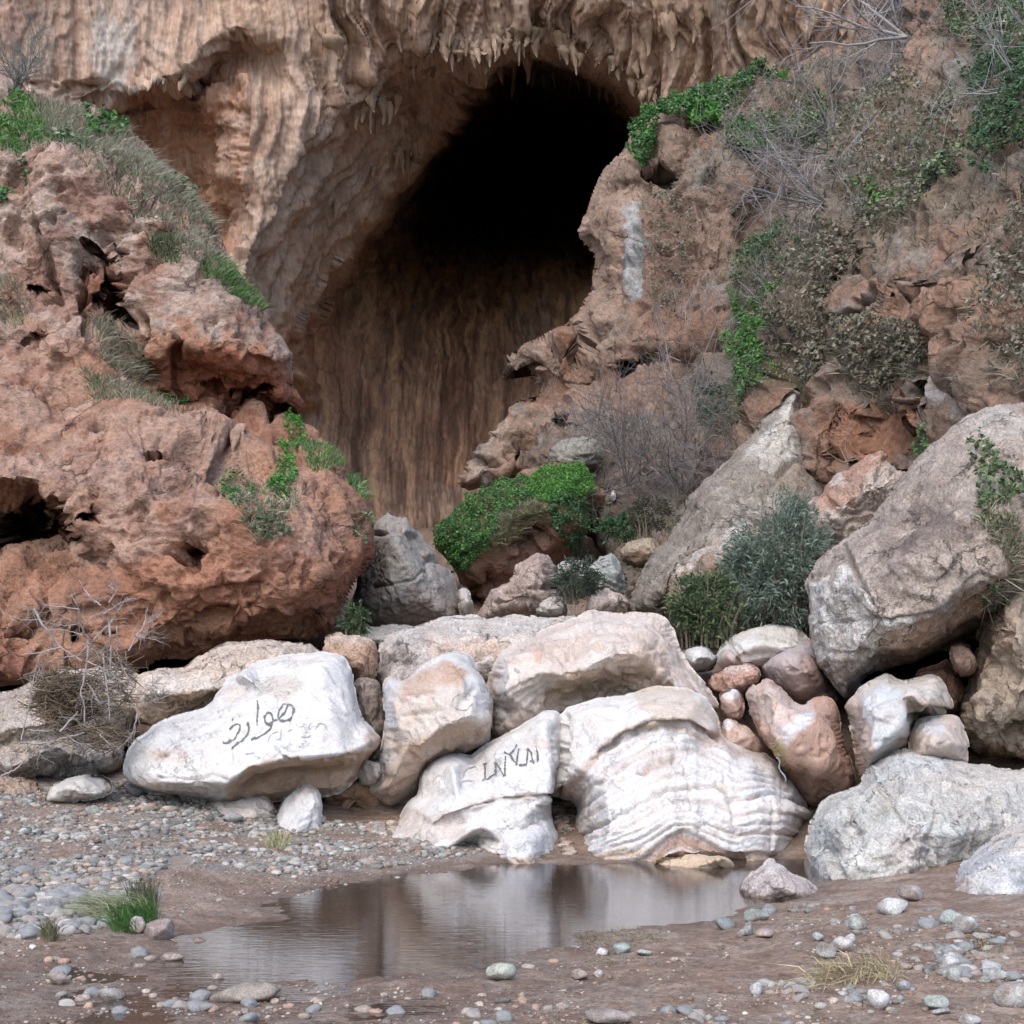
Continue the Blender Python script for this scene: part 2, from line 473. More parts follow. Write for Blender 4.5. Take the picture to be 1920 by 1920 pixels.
    if tint is not None: col = col * np.array(tint, np.float32)
    jj, ii = np.nonzero(cc)
    quads = np.stack([vid[jj, ii], vid[jj + 1, ii], vid[jj + 1, ii + 1], vid[jj, ii + 1]], -1)
    # closed back: rings behind the rim
    e = []
    ccp = np.pad(cc, 1)
    for (dj, di, va, vb) in ((-1, 0, (0, 1), (0, 0)), (1, 0, (1, 0), (1, 1)), (0, -1, (0, 0), (1, 0)), (0, 1, (1, 1), (0, 1))):
        nb = ccp[1 + dj:1 + dj + cc.shape[0], 1 + di:1 + di + cc.shape[1]]
        j, i = np.nonzero(cc & ~nb)
        e.append(np.stack([vid[j + va[0], i + va[1]], vid[j + vb[0], i + vb[1]]], -1))
    e = np.concatenate(e)
    rv = np.unique(e); mp = np.full(len(Pv), -1); mp[rv] = np.arange(len(rv))
    cen = Pv[rv].mean(0); nV = len(Pv)
    rpx = 960 + F * Pv[rv, 0] / Pv[rv, 1]; rpy = HZ - F * (Pv[rv, 2] - EYE) / Pv[rv, 1]
    ring = [(0.12, .985), (0.3, 0.96), (0.65, 0.88), (0.9, 0.65), (1.0, 0.3)]
    V = [Pv]; CL = [col]; prev = lambda q: q
    Q = [quads]; prevbase = None
    ymax = Pv[rv, 1].max()
    for k, (ty, s) in enumerate(ring):
        By = Pv[rv, 1] + (cen[1] + thick - Pv[rv, 1]) * ty
        B = unproj(rpx.mean() + (rpx - rpx.mean()) * s, rpy.mean() + (rpy - rpy.mean()) * s, By)
        V.append(B.astype(np.float32)); CL.append(col[rv])
        nb = nV + k * len(rv)
        a0 = e[:, 0] if prevbase is None else prevbase + mp[e[:, 0]]
        a1 = e[:, 1] if prevbase is None else prevbase + mp[e[:, 1]]
        Q.append(np.stack([a0, a1, nb + mp[e[:, 1]], nb + mp[e[:, 0]]], -1))
        prevbase = nb
    V.append(np.array([[cen[0], cen[1] + thick, cen[2]]], np.float32)); CL.append(col[rv].mean(0)[None])
    tip = nV + len(ring) * len(rv)
    T = np.stack([prevbase + mp[e[:, 0]], prevbase + mp[e[:, 1]], np.full(len(e), tip)], -1)
    V = np.concatenate(V); CL = np.concatenate(CL)
    org = np.array([V[:, 0].mean(), V[:, 1].mean(), V[:, 2].min()])
    if structure: org = np.zeros(3)
    me = mesh_from(name, V - org, np.concatenate(Q), T, CL)
    o = link(name, me, mat, None, org, label, None if structure else cat, group, 'structure' if structure else None)
    SURF[label or name] = dict(x0=x0, y0=y0, res=res, P=P2, N=Nn, used=used & (cnt == 4), obj=o, Y=Yd)
    return o

def at(key, px, py):
    """surface points and normals of a built rock under photo positions"""
    s = SURF[key]
    fi = np.clip((np.asarray(px, float) - s['x0']) / s['res'], 0, s['P'].shape[1] - 1.001)
    fj = np.clip((np.asarray(py, float) - s['y0']) / s['res'], 0, s['P'].shape[0] - 1.001)
    i = fi.astype(int); j = fj.astype(int); a = (fi - i)[..., None]; b = (fj - j)[..., None]
    G = s['P']
    p = (G[j, i] * (1 - a) + G[j, i + 1] * a) * (1 - b) + (G[j + 1, i] * (1 - a) + G[j + 1, i + 1] * a) * b
    return p, s['N'][j, i], s['used'][j, i] & s['used'][j + 1, i + 1]

# ------------------------------------------------------------------ colours (albedo)
WHITE = (.62, .62, .615); CREAM = (.62, .53, .45); PINK = (.50, .34, .28); BROWN = (.27, .165, .105); GREY = (.40, .385, .36)
RED = (.37, .19, .115); DRED = (.25, .10, .065); TAN = (.50, .345, .235); OCHRE = (.46, .29, .16); CRUST = (.46, .40, .345)
DGREY = (.20, .185, .175); SCRUB = (.20, .165, .13); PALE = (.56, .50, .45); BLUEW = (.58, .60, .63); EARTH = (.26, .15, .10)

# ------------------------------------------------------------------ the cliff with the cave
LIP = [(432, 640, 37), (450, 520, 37.2), (500, 400, 37.5), (555, 300, 37.6), (620, 215, 37.8), (700, 140, 38), (790, 85, 38), (850, 72, 38),
       (900, 105, 37.5), (950, 72, 38), (1020, 64, 38.3), (1090, 88, 38.5), (1150, 112, 38.5), (1200, 150, 38.5), (1240, 200, 38.5), (1262, 262, 38.5)]
INNER = [(545, 650, 41), (580, 575, 41.5), (650, 475, 42.2), (755, 342, 43.4), (835, 255, 44.5), (890, 180, 43.4), (945, 118, 41.3), (1020, 98, 41), (1090, 124, 41), (1150, 150, 41), (1200, 190, 41), (1240, 290, 41.5)]
cave_pts = [(800, 420, 67), (900, 360, 98), (1000, 300, 104), (1100, 280, 98), (1150, 330, 84), (1000, 430, 72), (850, 470, 61), (940, 480, 61), (750, 480, 55), (1060, 470, 56),
            (620, 620, 47), (700, 600, 49), (800, 590, 51), (900, 590, 52), (1000, 600, 51), (760, 545, 53), (860, 540, 54), (960, 540, 54.5), (1080, 560, 50), (600, 760, 46), (750, 740, 47.5), (880, 740, 48.5), (1000, 740, 48),
            (650, 940, 45), (800, 940, 45.5), (950, 940, 45.5),
            (0, 0, 35), (200, 0, 36), (400, 0, 36.6), (600, 0, 37), (800, 0, 37.2), (1000, 0, 37.6), (1200, 20, 37.2), (1400, 0, 36.6), (1600, 0, 36), (1400, 150, 37.4), (1600, 150, 37),
            (0, 200, 35.6), (150, 200, 36), (350, 300, 38.6), (420, 430, 38.6), (300, 380, 38.4), (280, 240, 38.2), (470, 200, 36.9), (470, 330, 37.2), (430, 500, 37.3), (560, 180, 37.4), (560, 90, 37.0), (630, 120, 37.5)]
INNER2 = [(600, 600, 46.5), (672, 492, 51), (776, 356, 59), (856, 270, 66), (912, 200, 66), (960, 142, 62), (1025, 124, 60), (1085, 146, 62), (1140, 172, 58), (1184, 212, 50)]
cave_lines = [LIP, INNER, INNER2, [(235, 165, 36.1), (300, 160, 36), (340, 150, 35.9), (380, 100, 36.2), (440, 60, 36.6)],
              [(250, 190, 38), (320, 182, 38), (390, 128, 38), (448, 95, 38)]]

def cave_warp(gx, gy):
    n = fbm(np.stack([gx.ravel() * 0.02, gy.ravel() * 0.004, np.zeros(gx.size)], -1), 4, 3, 0.65).reshape(gx.shape)
    m = fbm(np.stack([gx.ravel() * 0.012, gy.ravel() * 0.012, np.ones(gx.size)], -1), 3, 8, 0.55).reshape(gx.shape)
    w = sstep(560, 720, gx) * (1 - sstep(220, 330, gy)) + 0.3
    return gx + m * 5, gy + n * 13 * w + m * 4

def cave_hook(px, py, P):
    q, _, _, _ = seg_dist(px, py, LIP)
    lipy = np.interp(px, [p[0] for p in LIP[:1]] + [p[0] for p in LIP[1:]], [p[1] for p in LIP])
    inside = (px > 432) & (py > lipy) & (px < 1262)
    iny = np.interp(px, [p[0] for p in INNER], [p[1] for p in INNER])
    band = inside & (py < iny + 40)
    wall = inside & ~band
    face = ~inside
    st = np.array([2.2, 2.2, .12], np.float32)
    W = np.stack([fbm(P * .5, 2, 90), np.zeros(len(P)), fbm(P * .4, 2, 91)], -1).astype(np.float32) * 0.5
    PX = P * np.array([1, .08, 1], np.float32)
    flute = billow((PX + W) * st * .8, 4, 11, 0.55)
    fw = (sstep(540, 660, px) * (1 - sstep(1500, 1700, px)) * 0.40 + 0.16)
    dface = flute * fw + 0.10 * fbm(P * np.array([.7, .7, .25], np.float32), 2, 13) + .07 * terrace(PX * np.array([1, 1, .35], np.float32), .6, 16) + 0.05 * fbm(P * np.array([3, 3, .9], np.float32), 3, 14)
    blocks = .12 * terrace(P * np.array([.8, .8, 1.4], np.float32), .7, 17) + 0.42 * billow(P * np.array([.55, .55, .7], np.float32), 4, 15) + 0 * ridged(P * np.array([.8, .8, 1.3], np.float32), 3, 15)
    pocket = (px < 470) & (py > 150)
    dface = np.where(pocket, blocks + 0.10 * fbm(P * 2.2, 4, 18), dface)
    s = np.stack([q * 0.028, (px - py) * 0.0032, np.zeros(len(px))], -1) + W * 0.25
    dband = 0.22 * billow(s * 1.0, 4, 21, 0.55) + 0.07 * fbm(P * np.array([1.6, 1.6, 1.6], np.float32), 4, 22, 0.6)
    dwall = .16 * terrace(PX * np.array([1, 1, .5], np.float32), .5, 19) + 0.2 * billow((PX + W * .25) * np.array([1.9, 2.0, .05], np.float32), 4, 25, 0.6) + 0.10 * fbm(PX * np.array([.9, .9, .3], np.float32), 3, 26)
    d = np.where(band, dband, np.where(wall, dwall, dface)) + 0.035 * fbm(P * 6, 2, 28)
    stre = fbm((PX + W * .3) * np.array([3.4, 3.4, .06], np.float32), 4, 31, 0.75)
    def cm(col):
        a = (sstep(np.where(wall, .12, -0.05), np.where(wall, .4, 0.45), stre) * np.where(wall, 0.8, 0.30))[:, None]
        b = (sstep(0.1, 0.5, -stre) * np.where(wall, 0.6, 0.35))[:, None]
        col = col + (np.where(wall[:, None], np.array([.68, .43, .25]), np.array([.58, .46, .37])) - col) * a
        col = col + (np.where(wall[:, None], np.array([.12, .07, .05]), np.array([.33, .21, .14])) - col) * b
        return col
    return d.astype(np.float32), cm

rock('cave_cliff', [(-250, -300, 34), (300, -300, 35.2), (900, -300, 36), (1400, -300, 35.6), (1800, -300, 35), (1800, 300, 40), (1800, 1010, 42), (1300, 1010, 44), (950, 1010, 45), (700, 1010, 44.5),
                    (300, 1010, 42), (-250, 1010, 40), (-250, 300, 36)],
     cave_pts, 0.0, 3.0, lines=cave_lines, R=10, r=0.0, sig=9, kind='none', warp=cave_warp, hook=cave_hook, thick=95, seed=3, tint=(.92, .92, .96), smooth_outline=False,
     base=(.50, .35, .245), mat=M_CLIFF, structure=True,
     layers=[('n', .35, .15, .2, (.56, .45, .36), .6), ('n', .8, .25, .15, (.36, .23, .16), .6),
             ('p', [(230, 170), (340, 190), (440, 90), (470, 300), (440, 480), (380, 520), (200, 200)], 30, (.40, .205, .115), .95),
             ('b', 210, 110, 50, 90, (.52, .50, .45), .7), ('b', 20, 60, 40, 60, (.40, .25, .20), .6),
             ('l', [(610, 420), (700, 290), (800, 190)], 26, (.36, .28, .22), .5), ('l', [(470, 480), (600, 250)], 16, (.36, .30, .25), .5),
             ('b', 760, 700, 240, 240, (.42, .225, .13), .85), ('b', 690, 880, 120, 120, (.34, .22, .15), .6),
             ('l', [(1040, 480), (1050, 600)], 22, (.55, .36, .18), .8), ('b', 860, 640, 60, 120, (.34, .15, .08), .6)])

# ------------------------------------------------------------------ the red cliff on the left
red_out = [(-250, 40, 24), (0, 115, 23), (50, 165, 23), (130, 185, 22.7), (200, 205, 22.5), (300, 285, 22), (380, 395, 21.5), (440, 495, 21), (490, 575, 20.5), (520, 615, 20), (545, 660, 19.8), (548, 735, 19.8),
           (533, 785, 19.6), (575, 812, 19.2), (615, 835, 18.8), (650, 890, 18.4), (688, 945, 18), (706, 1000, 17.6), (690, 1070, 17), (655, 1145, 16.9), (612, 1190, 16.9), (500, 1203, 16.7), (400, 1228, 16.4),
           (300, 1238, 16.3), (150, 1268, 16.1), (0, 1285, 15.9), (-250, 1310, 15.9)]
red_lines = [[(-240, 235, 20.6), (0, 282, 20.1), (130, 305, 19.7), (250, 375, 19.5), (350, 455, 19.3), (420, 545, 19.2), (505, 640, 19.0)],
             [(100, 640, 18.5), (200, 725, 18.1), (300, 795, 17.8), (400, 855, 17.5)],
             [(130, 600, 19.0), (250, 690, 18.9), (310, 765, 19.2), (420, 795, 19.5), (520, 800, 19.5)],
             [(310, 640, 18.6), (420, 655, 18.5), (500, 665, 18.6), (535, 670, 19.1)],
             [(330, 668, 19.0), (420, 685, 19.1), (500, 695, 19.0)],
             [(-240, 770, 17.8), (0, 790, 17.4), (150, 860, 16.8), (300, 930, 16.2), (445, 975, 15.9), (560, 945, 16.2), (640, 930, 16.8)],
             [(425, 895, 17.5), (520, 880, 17.4), (620, 860, 17.9)],
             [(-240, 900, 16.9), (-50, 900, 16.7), (60, 905, 16.6), (150, 965, 16.3), (220, 1035, 16.1)],
             [(-240, 950, 18.0), (-50, 945, 18.6), (50, 950, 18.6), (110, 990, 18.0), (160, 1050, 17.0)]]
red_pts = [(100, 450, 19.5), (0, 600, 19.2), (60, 660, 18.7), (-200, 500, 19.8), (200, 400, 19.5), (150, 540, 19.3), (265, 520, 19.2), (180, 610, 19.3), (300, 560, 19.0), (420, 600, 18.8), (420, 740, 19.7),
           (400, 1100, 15.7), (600, 1080, 16.0), (250, 1090, 15.9), (640, 1020, 16.4), (450, 1170, 15.9), (560, 1160, 16.1), (300, 1190, 15.9), (100, 1130, 16.3), (0, 1180, 15.9), (0, 1050, 17.6), (80, 1060, 17.2), (-150, 1050, 17.5), (130, 1210, 16.2)]
rock('red_cliff', red_out, red_pts, 0.0, 3.0, lines=red_lines, R=36, r=0.55, sig=8, kind='red', amp=1.0, thick=9, seed=5, tint=(.76, .69, .67), mat=M_RED, structure=True, holes=[(195, 500, 40, 40, .7), (220, 570, 34, 45, 1.0), (80, 548, 20, 9, .6), (470, 740, 40, 22, .5), (515, 770, 20, 30, .5), (290, 858, 22, 10, .4), (335, 1030, 24, 16, .5), (40, 990, 130, 55, 1.7), (165, 1190, 40, 26, .6), (60, 640, 40, 20, .3)],
     base=(.42, .255, .175),
     cracks=[([(80, 430), (110, 560), (85, 560)], 6, .25), ([(152, 470), (155, 560), (165, 640)], 8, .5), ([(245, 540), (240, 600)], 8, .3), ([(272, 600), (268, 680)], 6, .35), ([(330, 640), (335, 760)], 7, .3),
             ([(430, 780), (470, 735), (500, 720)], 9, .4), ([(500, 800), (530, 760)], 7, .3), ([(410, 850), (412, 920)], 7, .25), ([(320, 1030), (345, 1010), (350, 1050)], 9, .35),
             ([(280, 860), (310, 850), (330, 870)], 8, .3), ([(0, 1190), (60, 1180), (90, 1150)], 7, .25), ([(380, 1180), (470, 1150), (520, 1160)], 8, .2)],
     layers=[('p', [(-250, 20), (0, 100), (210, 200), (320, 290), (450, 500), (545, 650), (420, 640), (300, 560), (250, 640), (140, 620), (-250, 640)], 60, CRUST, .95),
             ('n', .6, .12, .22, (.50, .39, .32), .6), ('n', 1.3, .22, .12, DRED, .5),
             ('p', [(320, 660), (420, 660), (540, 670), (545, 780), (430, 800), (320, 760)], 26, (.38, .155, .095), .9),
             ('b', 200, 540, 50, 80, DRED, .8),
             ('p', [(-250, 760), (150, 840), (400, 860), (440, 960), (300, 950), (100, 900), (-250, 890)], 40, (.46, .345, .285), .8),
             ('p', [(700, 960), (705, 1080), (620, 1190), (540, 1190), (640, 1050)], 26, (.37, .16, .10), .75),
             ('b', 420, 1110, 300, 80, (.43, .225, .145), .75), ('l', [(440, 1080), (560, 1040), (640, 990)], 14, (.48, .34, .29), .55),
             ('b', 560, 940, 80, 70, (.48, .33, .25), .6),
             ('p', [(-250, 950), (60, 950), (130, 1000), (170, 1080), (60, 1110), (-250, 1100)], 26, (.22, .15, .11), .8),  # first polygon: low recess painted darker inside, over its modelled depth
             ('b', 150, 1120, 160, 50, (.32, .17, .11), .5), ('l', [(200, 220), (300, 320), (400, 470), (480, 590)], 34, (.27, .21, .16), .7)])

# ------------------------------------------------------------------ the scrubby hillside on the right
hill_out = [(1262, 190, 33), (1235, 215, 32), (1190, 255, 31.5), (1150, 305, 31), (1125, 345, 31), (1090, 410, 30.6), (1082, 440, 30.5), (1105, 480, 30.2), (1112, 525, 30), (1080, 590, 30), (1010, 635, 29.6), (945, 690, 29),
            (942, 706, 29), (985, 695, 29.3), (1010, 720, 29.2), (1000, 742, 28.6), (965, 745, 28), (925, 795, 27.6), (878, 855, 27.2), (858, 912, 27), (880, 922, 27), (935, 905, 27), (985, 890, 27),
            (1060, 960, 25.5), (1130, 1040, 24), (1180, 1120, 22.5), (1400, 1160, 21), (1560, 1080, 20), (1640, 1000, 18.5), (1800, 1120, 16.4), (1950, 1260, 15.0), (2350, 1400, 13.8), (2420, 700, 14.8), (2400, 100, 18), (2350, -300, 23),
            (1850, -320, 32), (1700, -300, 35.5), (1640, -60, 36.5), (1600, 60, 36.5), (1500, 120, 36.2), (1400, 165, 35.5), (1320, 180, 34.5)]
hill_lines = [[(1640, 40, 35.5), (1570, 200, 32.5), (1500, 350, 30), (1450, 500, 28.5), (1400, 620, 27.6), (1330, 780, 26), (1290, 880, 25), (1200, 1000, 23.8)],
              [(1900, -200, 27), (1740, 60, 27.5), (1680, 180, 26.2), (1600, 350, 24.5), (1545, 480, 23.0), (1500, 620, 22.4), (1500, 740, 21.6), (1530, 860, 20.2)],
              [(1240, 350, 30), (1200, 480, 29), (1180, 560, 28.5), (1170, 640, 27.8), (1165, 690, 27.6)],
              [(1130, 700, 28.3), (1200, 705, 28.4), (1280, 690, 28.2)],
              [(1220, 320, 29.8), (1300, 330, 29.2), (1400, 345, 29.2)],
              [(1500, 590, 22.2), (1580, 560, 21.3), (1680, 500, 20.5), (1780, 460, 19.3)],
              [(1530, 780, 21.0), (1600, 770, 20.2), (1680, 740, 19.6), (1740, 680, 19.0), (1800, 740, 18.2)],
              [(1300, 215, 33), (1400, 240, 32.4), (1480, 250, 31.8)]]
hill_pts = [(1300, 450, 28.6), (1330, 560, 27.6), (1300, 640, 27.4), (1400, 450, 28.8), (1250, 780, 26.8), (1150, 800, 27), (1080, 780, 27.8), (1050, 700, 28.6), (1000, 830, 27.2), (930, 870, 27.1), (1040, 600, 29.2), (1150, 420, 30),
            (1150, 520, 29.4), (1100, 650, 28.8), (1700, 350, 22.5), (1850, 300, 20.5), (1850, 120, 23.5), (2050, 300, 18), (1650, 620, 20.4), (1750, 560, 18.9), (1880, 560, 17.4), (1900, 700, 16.6), (2050, 700, 15.6), (1620, 700, 20.3),
            (1620, 820, 20.0), (1720, 800, 18.6), (1780, 850, 17.4), (1900, 850, 16.2), (1130, 900, 25.6), (1250, 940, 24.2), (1350, 900, 23.4), (1420, 800, 23.0)]
GRN = (.16, .17, .08)
rock('hillside', hill_out, hill_pts, 0.0, 3.0, lines=hill_lines, R=30, r=0.6, sig=8, kind='slope', amp=1.0, thick=14, seed=8, tint=(.68, .70, .72), mat=M_SLOPE, structure=True, holes=[(1800, 465, 45, 18, .9), (1610, 480, 12, 30, .7), (1235, 325, 26, 20, .6), (1060, 800, 30, 22, .6), (980, 850, 20, 16, .5), (1080, 640, 24, 40, .6), (1200, 690, 50, 14, .6), (1720, 760, 14, 40, .5), (1620, 800, 60, 20, .4)],
     base=(.31, .205, .15),
     cracks=[([(1305, 455), (1230, 460), (1200, 455)], 7, .35), ([(1620, 455), (1618, 500), (1600, 510)], 8, .6), ([(1560, 600), (1600, 585), (1650, 550)], 8, .4), ([(1770, 470), (1800, 465), (1830, 475)], 14, .7),
             ([(1728, 620), (1722, 760)], 8, .4), ([(1880, 650), (1920, 640)], 9, .3), ([(1160, 690), (1240, 695)], 10, .5), ([(945, 700), (1000, 680)], 7, .4), ([(1225, 320), (1250, 340), (1290, 325)], 12, .4),
             ([(1020, 640), (1060, 700), (1050, 740)], 12, .5), ([(990, 830), (970, 850)], 12, .6), ([(1100, 600), (1110, 680)], 9, .4)],
     layers=[('n', .45, .0, .3, (.24, .185, .14), .7), ('n', 1.0, .15, .2, (.38, .21, .14), .65), ('n', .25, .1, .25, (.24, .21, .155), .6), ('n', .7, .3, .1, (.36, .33, .29), .6, (1.6, 1, .5)),
             ('p', [(1240, 330), (1420, 330), (1450, 420), (1340, 480), (1250, 540), (1190, 690), (1320, 740), (1240, 820), (1060, 800), (1120, 650), (1160, 500)], 40, (.40, .24, .17), .6),
             ('p', [(1262, 190), (1180, 260), (1085, 420), (1110, 520), (940, 690), (1040, 720), (1130, 600), (1200, 330)], 26, (.45, .31, .23), .85),
             ('p', [(1010, 735), (925, 795), (858, 912), (985, 890), (1040, 800), (1100, 780), (1120, 640), (1040, 680)], 24, (.42, .27, .19), .8),
             ('l', [(930, 800), (880, 880)], 24, (.50, .38, .30), .7),
             ('l', [(1050, 620), (1080, 700), (1020, 730)], 18, (.30, .14, .08), .8),
             ('p', [(1170, 400), (1195, 380), (1205, 480), (1195, 550), (1160, 545)], 14, (.50, .50, .48), .95),
             ('p', [(1550, 600), (1700, 540), (1800, 500), (1920, 560), (1920, 620), (1760, 640), (1740, 700), (1600, 680)], 40, (.45, .26, .17), .75),
             ('p', [(1560, 760), (1720, 720), (1740, 790), (1640, 830), (1540, 880)], 24, (.36, .17, .10), .85),
             ('p', [(1560, 640), (1640, 630), (1740, 650), (1720, 730), (1560, 760)], 30, (.24, .20, .16), .7),
             ('p', [(1750, 700), (1780, 680), (1800, 720), (1780, 760), (1752, 760)], 12, (.48, .48, .49), .9), ('b', 1765, 780, 26, 40, (.10, .11, .06), .8),
             ('l', [(1620, 560), (1560, 600)], 10, (.42, .40, .36), .6), ('l', [(1800, 590), (1770, 720)], 20, (.47, .33, .24), .8),
             ('p', [(1500, 110), (1560, 60), (1700, 50), (1760, 60), (1700, 200), (1640, 330), (1520, 480), (1380, 680), (1330, 840), (1290, 800), (1420, 520), (1500, 300)], 40, (.27, .235, .19), .7),
             ('l', [(1740, 120), (1700, 210)], 22, (.40, .25, .17), .8), ('b', 1650, 250, 30, 60, (.40, .25, .17), .7, 30),
             ('p', [(1110, 830), (1340, 830), (1290, 950), (1200, 1080), (1100, 1000)], 40, (.22, .185, .16), .85),
             ('b', 1540, 110, 60, 50, (.42, .28, .20), .8), ('b', 1420, 560, 70, 90, (.20, .20, .15), .6)])

# ------------------------------------------------------------------ boulders, far to near
def B(label, outline, pts=(), D=12.0, **k):
    k.setdefault('thick', 1.2)
    _o = np.array([p[:2] for p in outline]); _a = np.ptp(_o[:, 0]) * np.ptp(_o[:, 1])
    if _a < 60000: k.setdefault('res', 2.0)
    if not len(pts):
        k['R'] = k.get('R', 20) * .6; k['facets'] = max(k.get('facets', 0), 6); k.setdefault('facet_amp', .34); k['sig'] = 3.5
    else:
        k.setdefault('facets', 6); k.setdefault('facet_amp', .16)
    return rock(k.pop('name', 'boulder'), outline, pts, D, label=label, **k)

B('round grey-green rock above the leafy mound, below the cliff ledge', [(1030, 850), (1045, 828), (1080, 815), (1115, 825), (1130, 850), (1120, 880), (1060, 885), (1035, 875)], D=25.5, R=26, r=.5, kind='rough', mat=M_GREY, seed=21, base=(.30, .29, .25), layers=[('n', 1.2, .1, .2, (.22, .23, .16), .6)], facets=4)
B('earthen rock mound overgrown with green creeper left of the thicket', [(808, 1005), (840, 965), (890, 930), (940, 905), (985, 880), (1030, 868), (1090, 868), (1125, 905), (1135, 930), (1120, 975), (1098, 1000), (1090, 1040), (1060, 1075), (1010, 1100), (930, 1150), (880, 1130), (858, 1080), (830, 1040)],
  [(960, 960, -1.0), (1050, 930, -1.0), (900, 1010, -1.1), (1000, 1050, -.5), (930, 1090, -.2), (1080, 990, -.9), (880, 1090, -.5)], D=23.2, lean=1.2, R=40, r=.7, kind='red', amp=.6, mat=M_RED, seed=22, name='mound', cat='mound', thick=3,
  base=(.27, .16, .12), layers=[('p', [(800, 1000), (940, 900), (1040, 860), (1140, 920), (1100, 980), (1000, 1000), (900, 1060), (860, 1090)], 26, (.13, .15, .06), .8), ('b', 1000, 1080, 60, 30, (.32, .18, .13), .7)],
  cracks=[([(880, 1120), (910, 1100)], 16, .5), ([(990, 1040), (1010, 1010)], 14, .4)])
B('tall grey boulder with a split slab leaning on its right shoulder', [(655, 1150), (668, 1090), (682, 1035), (698, 975), (725, 963), (760, 968), (790, 1000), (825, 1045), (850, 1085), (870, 1140), (886, 1180), (800, 1190), (700, 1190), (650, 1185)],
  [(740, 1010, -.55), (790, 1080, -.6), (720, 1120, -.6), (820, 1140, -.5), (770, 985, -.3)], D=20, lean=1.0, R=45, r=.6, kind='grey', mat=M_GREY, seed=23, thick=2,
  base=(.36, .335, .31), cracks=[([(700, 1000), (745, 990), (770, 1000), (800, 1040), (845, 1060)], 4, .14), ([(735, 1010), (712, 1060)], 3, .04), ([(700, 1100), (770, 1090), (800, 1070)], 3, .04), ([(800, 1050), (815, 1130)], 3, .05)],
  layers=[('n', 1.5, .1, .25, (.30, .285, .26), .6), ('b', 800, 1130, 60, 50, (.37, .30, .26), .6), ('b', 740, 980, 40, 18, (.42, .38, .34), .6), ('l', [(745, 990), (800, 1040)], 8, (.42, .35, .29), .5)])
B('small upright pale stone beside the tall grey boulder', [(858, 1110), (866, 1100), (878, 1102), (886, 1130), (888, 1160), (862, 1160)], D=19.6, R=14, r=.2, kind='smooth', mat=M_SMOOTH, seed=24, base=(.50, .46, .42), cat='stone', name='stone')
B('pink pyramid-shaped rock below the creeper mound', [(898, 1145), (918, 1112), (945, 1095), (965, 1070), (990, 1040), (1012, 1030), (1038, 1050), (1045, 1085), (1040, 1105), (1062, 1140), (1055, 1170), (900, 1170)], [(1000, 1080, -.5), (960, 1120, -.6), (1030, 1120, -.4), (1010, 1050, -.2)],
  D=18.6, lean=.5, R=22, r=.3, kind='rough', mat=M_ROUGH, seed=25, base=(.47, .38, .33), layers=[('n', 2, .1, .2, (.36, .27, .23), .6), ('b', 990, 1060, 25, 30, (.42, .31, .26), .6)], cracks=[([(940, 1110), (1000, 1105), (1040, 1100)], 4, .06), ([(930, 1130), (1010, 1125)], 3, .05)])
B('pale grey stone under the dark bushy sprig in the gully', [(1035, 1075), (1050, 1055), (1080, 1050), (1105, 1060), (1112, 1090), (1090, 1112), (1045, 1110)], D=19.2, R=24, r=.35, kind='rough', mat=M_GREY, seed=26, base=(.42, .41, .38), facets=4, cat='stone', name='stone')
B('pointed bluish-grey rock right of the dark sprig in the gully', [(1090, 1085), (1115, 1045), (1145, 1030), (1170, 1060), (1182, 1090), (1170, 1115), (1100, 1115)], D=19.8, R=22, r=.3, kind='rough', mat=M_GREY, seed=27, base=(.35, .36, .34), facets=4)
B('ochre boulder with a hollow painted dark at the foot of the slanting slab', [(1158, 1035), (1185, 1012), (1215, 1005), (1238, 1022), (1240, 1055), (1205, 1070), (1170, 1062)], D=20.4, R=24, r=.35, kind='rough', mat=M_ROUGH, seed=28, base=(.36, .29, .21), facets=4, layers=[('b', 1190, 1048, 30, 14, (.2, .12, .08), .8)])  # the hollow is only a dark painted blob, no dent is modelled
B('blocky pinkish-white stone below the gully thicket', [(1098, 1135), (1108, 1110), (1140, 1100), (1170, 1108), (1185, 1130), (1178, 1165), (1100, 1165)], D=18, R=16, r=.22, kind='rough', mat=M_ROUGH, seed=29, base=(.52, .43, .37), facets=5, cat='stone', name='stone')
B('little white stone perched at the right foot of the pyramid rock', [(1000, 1140), (1008, 1125), (1035, 1118), (1058, 1126), (1062, 1150), (1005, 1155)], D=18.1, R=14, r=.18, kind='rough', mat=M_ROUGH, seed=30, base=(.54, .50, .46), facets=4, cat='stone', name='stone')
B('tiny white stone lying at the thicket edge above the gully', [(1144, 925), (1150, 916), (1156, 928), (1153, 940), (1145, 938)], D=24, R=6, r=.05, kind='smooth', amp=.4, mat=M_SMOOTH, seed=31, base=(.75, .75, .74), cat='stone', name='stone', res=2)
